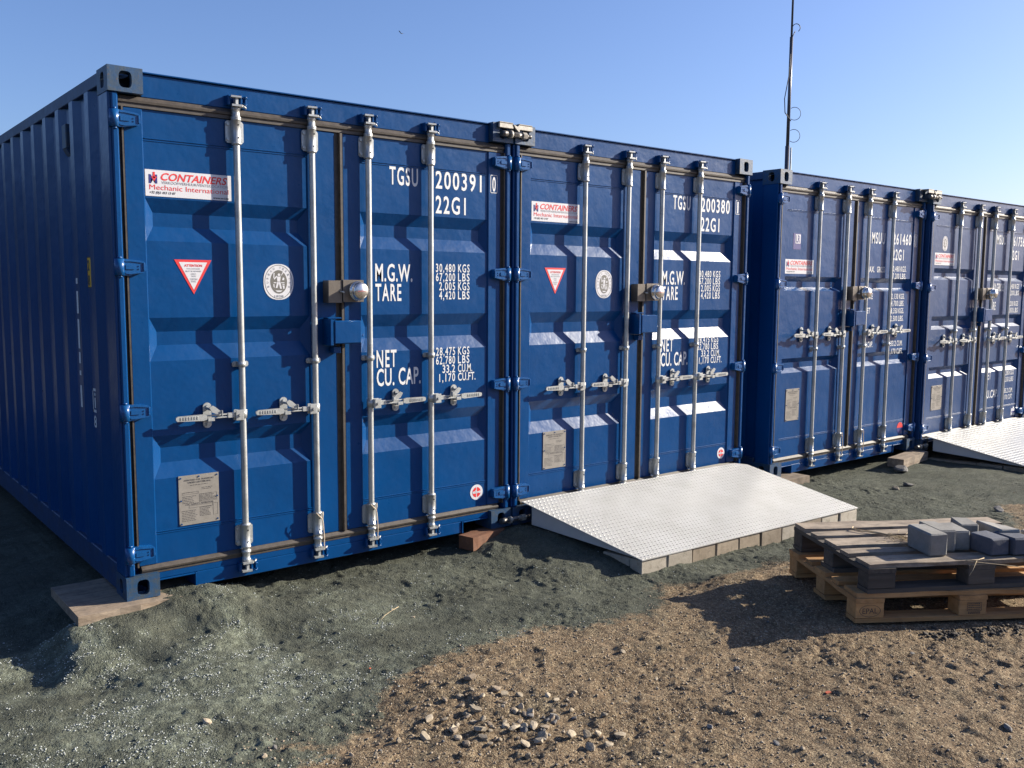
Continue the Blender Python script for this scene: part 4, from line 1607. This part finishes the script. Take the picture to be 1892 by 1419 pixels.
# row under the front edge of the near ramp
fl, fr = Vector((2.650, -0.985)), Vector((4.905, -1.045))
names = ['first', 'second', 'third', 'fourth', 'fifth', 'sixth', 'seventh', 'eighth', 'ninth', 'tenth']
GB1 = 'concrete blocks in the row under the near ramp front edge'
dirv = (fr - fl).normalized(); ang = math.atan2(dirv.y, dirv.x)
Lr = (fr - fl).length / 10
cols = [M_conc, M_conc, M_conc_brown, M_conc_brown, M_conc_brown, M_conc_brown, M_conc, M_conc_brown, M_conc, M_conc]
for i in range(10):
    rnd = random.Random(50 + i)
    p = fl + dirv * (Lr * (i + .5))
    nrm2 = Vector((-dirv.y, dirv.x))
    p = p + nrm2 * (0.055 + rnd.random() * 0.006)
    h = 0.135
    zt = -0.040 - 0.0075 - rnd.random() * 0.004 - (0.004 if i == 8 else 0)
    look = 'pale' if cols[i] is M_conc else 'muddy brown'
    obj('concrete_block', block_mesh(Lr - 0.006 - (0.02 if i == 8 else 0), 0.10, h, i), cols[i], loc=(p.x, p.y, zt - h), rot=(0, 0, ang + (rnd.random() - .5) * .03),
        label='%s concrete block under the near ramp front edge, %s from its left corner' % (look, names[i]), cat='concrete block', group=GB1)
# row along the left side of the near ramp
GB2 = 'concrete blocks along the left side of the near ramp'
a2, b2 = Vector((2.650, -0.985)), Vector((2.512, -0.022))
dv = (b2 - a2).normalized(); ang2 = math.atan2(dv.y, dv.x)
for i in range(3):
    p = a2 + dv * (0.115 + 0.215 * (i + .5)) + Vector((0.078, 0))
    zt = -0.052 - 0.004 * i - 0.0095
    obj('concrete_block', block_mesh(0.208, 0.10, 0.125, 20 + i), [M_conc, M_conc_brown, M_conc_brown][i], loc=(p.x, p.y, zt - 0.125 + 0.004 - 0.016 * i), rot=(0, 0, ang2),
        label='concrete block along the near ramp left side, %s back from its front corner' % names[i], cat='concrete block', group=GB2)
# row along the left side of the far ramp
GB3 = 'concrete blocks along the left side of the far ramp'
a3, b3 = Vector((7.90, -1.06)), Vector((7.755, -0.095))
dv = (b3 - a3).normalized(); ang3 = math.atan2(dv.y, dv.x)
for i in range(4):
    p = a3 + dv * (0.03 + 0.235 * (i + .5)) + Vector((0.075, 0))
    obj('concrete_block', block_mesh(0.228, 0.10, 0.125, 30 + i), M_conc_brown, loc=(p.x, p.y, -0.095 - 0.018 - 0.125 - 0.006 * i), rot=(0, 0, ang3),
        label='shaded concrete block along the far ramp left side, %s from the container' % names[3 - i], cat='concrete block', group=GB3)
f3 = Vector((10.15, -1.11)) - Vector((7.90, -1.06)); f3n = f3.normalized()


# ------------------------------------------------------------------ pallets
def pallet(label, loc, rz, mats, stamp):
    mt, mblk, mbot = mats
    root = thing('wooden_pallet', label, 'pallet', loc, rz, 'stacked wooden pallets')
    rnd = random.Random(11 if stamp else 12)
    LX, WY = 1.2, 0.8
    def board(name, lx, ly, lz, x, y, z, mat, along='x', seed=0, amp=0.004):
        if along == 'x':
            me = jag_box(-lx / 2, lx / 2, -ly / 2, ly / 2, -lz / 2, lz / 2, seed, amp, 10)
            r = (0, 0, (rnd.random() - .5) * .006)
        else:
            me = jag_box(-ly / 2, ly / 2, -lx / 2, lx / 2, -lz / 2, lz / 2, seed, amp, 10)
            r = (0, 0, pi / 2)
        return obj(name, me, mat, root, (x, y, z), r)
    yb = 0
    for i, (w, y) in enumerate(((0.145, 0.0725), (0.100, 0.235), (0.145, 0.400), (0.100, 0.565), (0.145, 0.7275))):
        board('deck_board', LX - rnd.random() * .03, w - .014, 0.021, LX / 2 + (rnd.random() - .5) * .02, y + (rnd.random() - .5) * .006, 0.133 + (rnd.random() - .5) * .003, mt, 'x', 100 + i + (50 if stamp else 0), 0.011)
    for i, x in enumerate((0.0725, 0.6, 1.1275)):
        me = jag_box(-WY / 2, WY / 2, -0.0725, 0.0725, -0.011, 0.011, 130 + i, 0.004, 8)
        obj('cross_board', me, mbot, root, (x, WY / 2, 0.1105), (0, 0, pi / 2))
        for j, y in enumerate((0.05, 0.40, 0.75)):
            bm_ = MB(); bm_.box(-0.0715, 0.0715, -0.049, 0.049, -0.0385, 0.0385, 0.003)
            b = obj('pallet_block', cached('pallet_block', lambda: bm_), mblk, root, (x, y, 0.0605), (0, 0, 0))
            if stamp and j == 0 and i == 0:
                s = MB()
                text(s, 'EPAL', -0.038, 0.038, -0.014, 0.026, -0.0502, 0.0)
                disc(s, 0, -0.001, 0.054, 0.030, -0.0502, 32, .95)
                obj('burned_mark', flat_mesh(s, 'burned_mark'), M_dark_print, b)
            if stamp and j == 0 and i == 1:
                s = MB()
                for a_, b_, c_, d_ in ((-.03, .045, .024, .026), (-.03, .045, -.016, -.014), (-.03, -.028, -.016, .026), (.043, .045, -.016, .026)):
                    s.add([(a_, -.0502, c_), (b_, -.0502, c_), (b_, -.0502, d_), (a_, -.0502, d_)], [(0, 1, 2, 3)])
                rr = random.Random(4)
                for zz in (.018, .009, -.001, -.010, -.024, -.030):
                    xx = -.024
                    while xx < .034:
                        l_ = .003 + rr.random() * .007
                        s.add([(xx, -.0502, zz), (xx + l_, -.0502, zz), (xx + l_, -.0502, zz + .004), (xx, -.0502, zz + .004)], [(0, 1, 2, 3)])
                        xx += l_ + .002
                obj('burned_mark', flat_mesh(s, 'burned_mark'), M_dark_print, b)
    for i, (w, y) in enumerate(((0.100, 0.05), (0.145, 0.40), (0.100, 0.75))):
        board('base_board', LX, w, 0.0215, LX / 2, y, 0.0108, mbot if not stamp else mblk, 'x', 140 + i, 0.003)
    return root


PZ = -0.038
p_low = pallet('fresh tan pallet with burned marks on its blocks, lower of the two', (2.706, -2.330, PZ), -0.575, (M_wood_new, M_wood_new, M_wood_new), True)
p_top = pallet('weathered grey brown pallet, upper of the two, carrying loose blocks', (2.754, -2.359, PZ + 0.1445), -0.530, (M_wood_old, M_wood_dark, M_wood_dark), False)
ZT = PZ + 0.1445 + 0.1450


def on_pallet(name, lx, ly, lz, x, y, rz, mat, label, cat='concrete block', seed=0, broken=False):
    me = block_mesh(lx, ly, lz, seed, 0.007)
    if broken:
        me.v = [(a, b, c * (0.72 if a > lx * .3 else 1.0) + (0.006 * sin(40 * b) if a > lx * .3 else 0)) for a, b, c in me.v]
    obj(name, me, mat, loc=(x, y, ZT), rot=(0, 0, rz), label=label, cat=cat, group='loose blocks on the upper pallet')


AL = radians(60)
# long axis along the pallet's width
def blk(cx, cy, l, w, h, a, mat, label, seed, broken=False):
    on_pallet('loose_block', l, w, h, cx, cy, a, mat, label, 'concrete block', seed, broken)


blk(3.205, -2.412, 0.195, 0.098, 0.115, AL, M_conc_grey, 'leftmost grey block on the upper pallet, nearest to its bare boards', 61)
blk(3.323, -2.404, 0.190, 0.095, 0.110, AL - .03, M_conc_grey, 'grey block on the pallet wedged against the right of the leftmost one', 62)
blk(3.415, -2.440, 0.180, 0.095, 0.097, AL - .12, M_conc_grey, 'grey block with a rounded corner just behind the blue grey blocks on the pallet', 63)
blk(3.575, -2.425, 0.150, 0.095, 0.100, AL - .25, M_conc_grey, 'short grey block standing apart at the back of the pallet', 64)
blk(3.660, -2.560, 0.28, 0.10, 0.105, AL - .20, M_conc_grey, 'long grey block with a broken end at the back of the pallet', 65, True)
blk(3.440, -2.612, 0.150, 0.112, 0.088, AL + .15, M_conc_blue, 'dark blue grey block at the front of the pallet, left of its twin', 66)
blk(3.545, -2.680, 0.155, 0.112, 0.088, AL + .10, M_conc_blue, 'dark blue grey block at the pallet front, right of its twin', 67)
blk(3.70, -2.76, 0.20, 0.10, 0.08, AL, M_conc, 'white block corner at the right photo edge on the pallet', 68)

# straw, twig and cord on the pallet
ct, st_ = cos(-0.530), sin(-0.530)
def pt(x, y, z):
    return (2.754 + x * ct - y * st_, -2.359 + x * st_ + y * ct, PZ + 0.1445 + z)


m = MB()
m.tube([pt(.28, .66, .149), pt(.24, .60, .156), pt(.27, .56, .152), pt(.36, .50, .151), pt(.45, .42, .150), pt(.52, .33, .150)], 0.0035, 6)
m.tube([pt(.27, .62, .149), pt(.34, .52, .154), pt(.43, .40, .151), pt(.50, .30, .150)], 0.0026, 6)
obj('dry_stalk', m, M_straw, label='curled brown dry stalk lying across the upper pallet boards', cat='stalk')
m = MB()
rnd = random.Random(8)
for k in range(70):
    x, y = .42 + rnd.gauss(0, .045), .36 + rnd.gauss(0, .05)
    a = rnd.random() * 6.3; l = .02 + rnd.random() * .05
    m.tube([pt(x, y, .146 + rnd.random() * .004), pt(x + l * .5 * cos(a), y + l * .5 * sin(a), .152 + rnd.random() * .014), pt(x + l * cos(a), y + l * sin(a), .147 + rnd.random() * .012)], 0.0011, 4)
obj('straw_tuft', m, M_straw, label='pale tuft of straw on the middle boards of the upper pallet', cat='straw', kind='stuff')
m = MB()
m.tube([pt(.50, -.010, .150), pt(.56, -.014, .140), pt(.75, -.03, .118), pt(1.0, -.05, .07), pt(1.2, -.07, .02)], 0.0018, 6)
m.tube([pt(.46, .01, .150), pt(.56, -.012, .150), pt(.62, .02, .149)], 0.0022, 6)
m.tube([pt(.56, -.012, .150), pt(.52, -.04, .11), pt(.50, -.045, .085)], 0.0015, 6)
obj('twine', m, M_straw, label='thin pale twine hanging off the front edge of the upper pallet', cat='twine')

# ------------------------------------------------------------------ mast behind the row
mx, my = 15.40, 7.0
mast = thing('antenna_mast', 'thin dark antenna mast rising behind the container row, cable looped round it', 'mast', (mx, my, -0.2))
m = MB(); m.cyl((0, 0, 0), (0, 0, 4.75), 0.046, 16); m.cyl((0.0, 0.0, 4.75), (0.0, 0, 6.95), 0.034, 14); m.cyl((0, 0, 6.95), (0, 0, 11.5), 0.022, 12, 0.016)
obj('mast_pole', m, M_mast, mast)
m = MB(); m.cyl((0.072, -0.04, 0), (0.072, -0.04, 4.72), 0.016, 8)
obj('guide_tube', m, M_galv, mast)
cd = Vector((0.78, -0.62, 0))            # sideways direction along the row
m = MB()
def ringp(c0, r, z, n=20, st=-2.2, en=2.2):
    return [tuple(cd * (c0 + r * cos(st + (en - st) * k / n)) + Vector((0, -0.06, z + r * sin(st + (en - st) * k / n)))) for k in range(n + 1)]
m.tube(ringp(0.07, 0.13, 5.40), 0.006, 6)
m.tube(ringp(0.07, 0.13, 4.95), 0.006, 6)
m.tube([tuple(cd * -0.06 + Vector((0, -.06, 6.6))), tuple(cd * -0.07 + Vector((0, -.06, 6.2))), tuple(cd * -0.15 + Vector((0, -.06, 5.7))), tuple(cd * -0.13 + Vector((0, -.06, 5.42))), tuple(cd * -0.0 + Vector((0, -.06, 5.25)))], 0.010, 6)
m.tube(ringp(0.04, 0.08, 7.12, 14, -1.0, 2.8), 0.008, 6)
m.tube([tuple(cd * 0.02 + Vector((0, -.06, 7.05))), tuple(cd * -0.08 + Vector((0, -.06, 6.85)))], 0.010, 6)
obj('looped_cable', m, M_cable, mast)

# ------------------------------------------------------------------ stones
def ico(seed, flat=0.7, sub=2):
    import bmesh
    rnd = np.random.RandomState(seed)
    bm = bmesh.new()
    bmesh.ops.create_icosphere(bm, subdivisions=sub, radius=1)
    A = rnd.randn(11, 3)
    for v in bm.verts:
        d = np.array(v.co)
        r = 1.0
        for a in A:                                    # planar cuts give facets
            n = a / np.linalg.norm(a)
            lim = 0.50 + (0.25 * abs(a[0])) % 0.28
            p = d @ n
            if p > lim:
                d = d - n * (p - lim)
        d = d * (1 + rnd.uniform(-.05, .05))
        v.co = (d[0] * (1 + .3 * (seed % 3 - 1)), d[1], d[2] * flat)
    me = bpy.data.meshes.new('stone')
    bm.to_mesh(me); bm.free()
    return me


SM = {}
def stone_mesh(k, mat):
    if (k, mat.name) not in SM:
        me = ico(k)
        me.materials.append(mat)
        SM[k, mat.name] = me
    return SM[k, mat.name]


def stone(x, y, r, mat, label, group=None, cat='stone', k=None):
    rnd = random.Random(int(x * 1000) + int(y * 777))
    me = stone_mesh(rnd.randrange(9) if k is None else k, mat)
    o = bpy.data.objects.new('stone', me)
    COL.objects.link(o)
    o.location = (x, y, gz(x, y) + r * 0.24)
    o.scale = (r * (0.9 + rnd.random() * .3), r * (.75 + rnd.random() * .3), r * (.75 + rnd.random() * .35))
    o.rotation_euler = (rnd.uniform(-.4, .4), rnd.uniform(-.4, .4), rnd.random() * 6.3)
    tag(o, label, cat, group)
    return o


stone(1.65, -1.80, 0.022, M_stone, 'pale upright stone on brown earth just below the edge of the grey sand')
stone(1.17, -2.00, 0.015, M_stone, 'pale stone on brown earth just above the pebble cluster, right of it')
stone(1.87, -2.27, 0.019, M_stone_grey, 'grey stone on brown earth left below the pallet shadow')
stone(1.69, -2.40, 0.018, M_stone_brown, 'brownish flat stone in the middle of the bare brown earth')
stone(1.55, -2.10, 0.010, M_stone, 'tiny pale stone, upper of two between the pebble cluster and the pallet shadow')
stone(1.49, -2.16, 0.013, M_stone, 'small white stone, lower of two between the pebble cluster and the pallet shadow')
stone(1.12, -2.22, 0.021, M_stone, 'large pale stone right of the pebble cluster, nearer the camera')
stone(1.06, -2.10, 0.017, M_stone, 'medium pale stone at the right rim of the pebble cluster')
stone(1.37, -2.53, 0.015, M_stone_grey, 'dark grey angular stone at the bottom centre right of the photo')
stone(1.45, -2.77, 0.014, M_stone_grey, 'dark grey stone near the bottom edge, right of the angular one')
stone(1.46, -2.87, 0.012, M_stone, 'small pale stone nearest the bottom edge, right of centre')
stone(2.19, -3.25, 0.021, M_stone_grey, 'bluish grey stone in the lower right corner of the photo')
stone(2.59, -2.68, 0.017, M_stone_grey, 'grey stone just below the pallet front edge')
stone(-0.07, -1.25, 0.024, M_stone, 'pale flat stone alone on the grey green sand at lower left')
stone(1.20, -0.74, 0.009, M_stone, 'tiny white stone on the sand in front of the nearest container')
stone(0.68, -1.20, 0.008, M_orange, 'tiny orange stone on the sand')
stone(0.00, -1.63, 0.017, M_stone, 'pale stone at the bottom edge, left of two at the sand border')
stone(0.06, -1.585, 0.015, M_stone_grey, 'grey stone at the bottom edge, right of two at the sand border')
stone(0.30, -1.90, 0.017, M_stone, 'pale stone on brown earth near the bottom edge, left of the pebble cluster')
stone(0.42, -1.86, 0.020, M_stone, 'larger pale stone between the bottom edge and the pebble cluster')
stone(0.25, -1.82, 0.014, M_stone_brown, 'small flat brown stone left of the larger pale one by the bottom edge')
stone(6.14, -0.67, 0.030, M_stone, 'pale stone on the sand between the two ramps')
stone(6.38, -0.66, 0.045, M_stone_grey, 'dark flat stone on the sand between the two ramps')
stone(6.95, -0.28, 0.075, M_stone_grey, 'dark clod beside the timber of the container with thin grooves')
stone(6.05, -1.57, 0.048, M_stone_grey, 'dark pointed stone behind the blocks of the pallet')
m = MB(); m.cyl((-0.022, 0, 0), (0.022, 0, 0.002), 0.0065, 8, 0.005); m.cyl((-0.026, 0, 0), (-0.020, 0, 0), 0.008, 8)
obj('wood_chip', m, M_straw, loc=(2.57, -3.06, gz(2.57, -3.06) + .008), rot=(0, 0.1, 0.9), label='small pale stick on brown earth near the right edge', cat='stick')
m = MB(); m.prism([(-.014, -.006), (.012, -.008), (.016, .003), (.004, .008), (-.012, .005)], -.002, .001, 'xy')
obj('paint_chip', m, M_orange, loc=(1.95, -2.66, gz(1.95, -2.66) + .004), label='small orange fleck on the brown earth', cat='fleck')

GP = 'pale stones in the pebble cluster at the bottom centre'
for x, y, rr in ((0.745, -2.20, .021), (0.80, -2.215, .027), (0.905, -2.27, .026), (0.955, -2.30, .022), (1.055, -2.37, .025), (1.00, -2.31, .018), (0.86, -2.11, .024), (0.79, -2.03, .018), (0.745, -1.95, .017), (0.92, -2.36, .024), (0.985, -2.38, .022), (0.70, -2.27, .020), (0.89, -1.965, .019), (0.66, -2.10, .014)):
    stone(x, y, rr, M_stone, 'rather large pale stone in the pebble cluster at the bottom centre', 'larger stones in the pebble cluster')
rnd = random.Random(21)
GP = 'pale stones in the pebble cluster at the bottom centre'
cl = [(0.66, -1.74), (0.77, -1.76), (0.94, -1.89), (1.05, -2.00), (0.80, -1.95), (0.72, -1.88), (0.86, -2.12), (0.74, -2.1), (0.94, -2.2), (0.66, -2.0), (0.60, -1.86), (0.88, -2.0)]
for k in range(62):
    cx_, cy_ = cl[k % len(cl)]
    x, y = cx_ + rnd.gauss(0, .06 if k % 4 else .15), cy_ + rnd.gauss(0, .06 if k % 4 else .15)
    stone(x, y, 0.009 + 0.018 * rnd.random() ** 1.5, rnd.choice([M_stone, M_stone, M_stone_brown, M_stone_brown]), 'small pale stone lying in the pebble cluster at the bottom centre', GP)
GQ = 'small grey stones in the pebble cluster at the bottom centre'
for k in range(14):
    x, y = 0.90 + rnd.gauss(0, .06), -2.13 + rnd.gauss(0, .06)
    stone(x, y, 0.010 + 0.008 * rnd.random(), M_stone_grey, 'small dark grey stone lying in the pebble cluster at the bottom centre', GQ)


# ---- loose gravel, crumbs and clods too many to count, each kind one mesh
def scatter(name, mat, n, sampler, rfun, label, seed, sub=1, flat=0.7):
    rs = np.random.RandomState(seed)
    bases = []
    for k in range(5):
        me = ico(200 + k + seed, flat, sub)
        v = np.array([tuple(q.co) for q in me.vertices]); f = np.array([tuple(p.vertices) for p in me.polygons])
        bases.append((v, f)); bpy.data.meshes.remove(me)
    x, y = sampler(rs, n)
    z = height(x, y)
    r = rfun(rs, len(x), x, y)
    V, F = [], []
    off = 0
    a = rs.rand(len(x)) * 6.283
    sc = rs.uniform(.7, 1.25, (len(x), 3))
    for k in range(5):
        idx = np.arange(k, len(x), 5)
        v, f = bases[k]
        s = v[None] * sc[idx][:, None, :] * r[idx][:, None, None]
        ca, sa = np.cos(a[idx])[:, None], np.sin(a[idx])[:, None]
        X = s[:, :, 0] * ca - s[:, :, 1] * sa + x[idx][:, None]
        Y = s[:, :, 0] * sa + s[:, :, 1] * ca + y[idx][:, None]
        Z = s[:, :, 2] + (z[idx] + r[idx] * .25)[:, None]
        V.append(np.stack([X, Y, Z], 2).reshape(-1, 3))
        F.append((f[None] + (np.arange(len(idx)) * len(v))[:, None, None]).reshape(-1, 3) + off)
        off += len(idx) * len(v)
    V = np.concatenate(V); F = np.concatenate(F)
    me = bpy.data.meshes.new(name)
    me.vertices.add(len(V)); me.vertices.foreach_set('co', V.ravel())
    me.loops.add(F.size); me.loops.foreach_set('vertex_index', F.ravel().astype(np.int32))
    me.polygons.add(len(F)); me.polygons.foreach_set('loop_start', (np.arange(len(F)) * 3).astype(np.int32))
    me.update(calc_edges=True)
    obj(name, me, mat, label=label, cat='gravel', kind='stuff')


def region(x0, x1, y0, y1, keep):
    def f(rs, n):
        x = rs.uniform(x0, x1, n * 6); y = rs.uniform(y0, y1, n * 6)
        p = keep(x, y)
        m_ = rs.rand(len(x)) < p
        return x[m_][:n], y[m_][:n]
    return f


near = lambda x, y: 1.0 / (1.0 + np.hypot(x - 0.3, y + 2.4) ** 2 * 0.35)
scatter('white_crumbs', M_crumb, 13000, region(-1.3, 3.2, -2.2, 0.3, lambda x, y: (1 - dirt_mask(x, y)) * (salt_mask(x, y) ** 1.5 * np.clip(vnoise(x * 11, y * 16, 61) * 5 + .2, 0, 1) + 0.012)),
        lambda rs, n, x, y: 0.0016 + 0.0042 * rs.rand(n) ** 2, 'white crumbs sprinkled over the grey green sand', 1, 1)
scatter('sand_clods', M_crumb_g, 9000, region(-1.3, 7.5, -2.2, 0.3, lambda x, y: (1 - dirt_mask(x, y)) * (0.15 + np.clip(vnoise(x * 4, y * 4, 31) * 2, 0, 1))),
        lambda rs, n, x, y: 0.002 + 0.005 * rs.rand(n) ** 3, 'grey green clods of crushed stone', 2, 1)
scatter('earth_gravel', M_stone_brown, 14000, region(-0.3, 7.5, -3.6, -0.9, lambda x, y: dirt_mask(x, y) * (0.25 + near(x, y))),
        lambda rs, n, x, y: 0.0018 + 0.006 * rs.rand(n) ** 3, 'small brown gravel on the bare earth', 3, 1)
scatter('pale_gravel', M_stone, 8000, region(-0.3, 7.5, -3.6, -0.9, lambda x, y: dirt_mask(x, y) * (0.2 + near(x, y) + np.exp(-((x - .85) ** 2 + (y + 2.0) ** 2) / .04) * 1.5)),
        lambda rs, n, x, y: 0.002 + 0.006 * rs.rand(n) ** 3, 'small pale gravel on the bare earth', 4, 1)
scatter('dark_gravel', M_stone_grey, 2500, region(-0.3, 7.5, -3.6, -0.9, lambda x, y: dirt_mask(x, y) * (0.2 + near(x, y))),
        lambda rs, n, x, y: 0.002 + 0.006 * rs.rand(n) ** 3, 'small dark gravel on the bare earth', 5, 1)

def clod_line(rs, n):
    t = rs.rand(n)
    return 2.86 + .50 * t + rs.randn(n) * .03, -2.60 - .30 * t + rs.randn(n) * .035


scatter('dark_clods', M_clod, 230, clod_line, lambda rs, n, x, y: 0.004 + 0.011 * rs.rand(n) ** 2, 'dark damp clods in a streak before the pallets', 6, 2)

# ------------------------------------------------------------------ small things in the sky
m = MB()
m.prism([(-0.16, 0.0), (0.0, 0.05), (0.16, 0.0), (0.10, -0.02), (-0.10, -0.02)], -0.08, 0.08, 'xz')
m.add([(-.1, 0, 0), (-.6, .10, .16), (-.55, -.05, .16), (.1, 0, 0), (.6, .10, .16), (.55, -.05, .16), (-.1, .1, -.01), (.1, .1, -.01)], [(0, 1, 2), (3, 4, 5), (0, 6, 1), (3, 7, 4)])
obj('bird', m, M_bird, loc=(57.2, 89.0, 30.8), rot=(0.2, 0, 0.5), label='distant dark bird in the blue sky left of centre', cat='bird')


# ------------------------------------------------------------------ unseen trees added left and behind as a dark mass for paint to mirror
def added_woodland():
    m, nt, b = new_mat('added_woodland_leaves')
    n1 = noise(nt, geopos(nt), 0.6, 4, 0.6)
    nt.links.new(ramp(nt, n1, [(0.3, (0.018, 0.024, 0.012)), (0.7, (0.045, 0.055, 0.025))]), b.inputs['Base Color'])
    b.inputs['Roughness'].default_value = 0.9
    b.inputs['Specular IOR Level'].default_value = 0.1
    rs = np.random.RandomState(5)
    V, F = [], []
    k = 0
    for az0, az1, dist, hh, dens in ((-96, -3, 34, 6.0, 46), (126, 258, 62, 8.5, 52)):
        n = dens
        for i in range(n):
            az = radians(az0 + (az1 - az0) * (i + rs.rand() * .6) / n)
            d = dist + rs.rand() * 9
            cx, cy = d * sin(az), d * cos(az)
            h = hh * (0.75 + rs.rand() * .4)
            # trunk
            V += [(cx - .15, cy, -.3), (cx + .15, cy, -.3), (cx + .1, cy, h * .6), (cx - .1, cy, h * .6), (cx, cy - .15, -.3), (cx, cy + .15, -.3), (cx, cy + .1, h * .6), (cx, cy - .1, h * .6)]
            F += [(k, k + 1, k + 2, k + 3), (k + 4, k + 5, k + 6, k + 7)]
            k += 8
            for q in range(170):
                t = rs.rand() ** .8
                rad = (0.35 + 1.5 * math.sqrt(max(0, 1 - (t - .35) ** 2 / .45))) * (.6 + .5 * rs.rand())
                a = rs.rand() * 6.283
                p = np.array((cx + rad * cos(a), cy + rad * sin(a), 0.2 + t * h))
                u = rs.randn(3); u /= np.linalg.norm(u)
                w = np.cross(u, rs.randn(3)); w /= np.linalg.norm(w)
                sz = .35 + .45 * rs.rand()
                V += [tuple(p - u * sz), tuple(p + w * sz * .6), tuple(p + u * sz), tuple(p - w * sz * .6)]
                F.append((k, k + 1, k + 2, k + 3)); k += 4
    me = bpy.data.meshes.new('added_woodland'); me.from_pydata(V, [], F); me.update()
    obj('added_woodland', me, m, label='added unseen trees, a dark mass for the container paint to mirror', cat='trees', kind='stuff')


added_woodland()

m = MB()
m.tube([(0, 0, .004), (.05, .02, .010), (.11, .035, .012), (.16, .03, .022)], 0.0018, 5)
m.tube([(.11, .035, .010), (.14, .05, .014)], 0.0013, 5)
obj('straw_blade', m, M_straw, loc=(1.02, -0.72, gz(1.02, -0.72) + .006), rot=(0, 0, 0.25), label='thin pale straw lying on the sand in front of the nearest container', cat='straw')
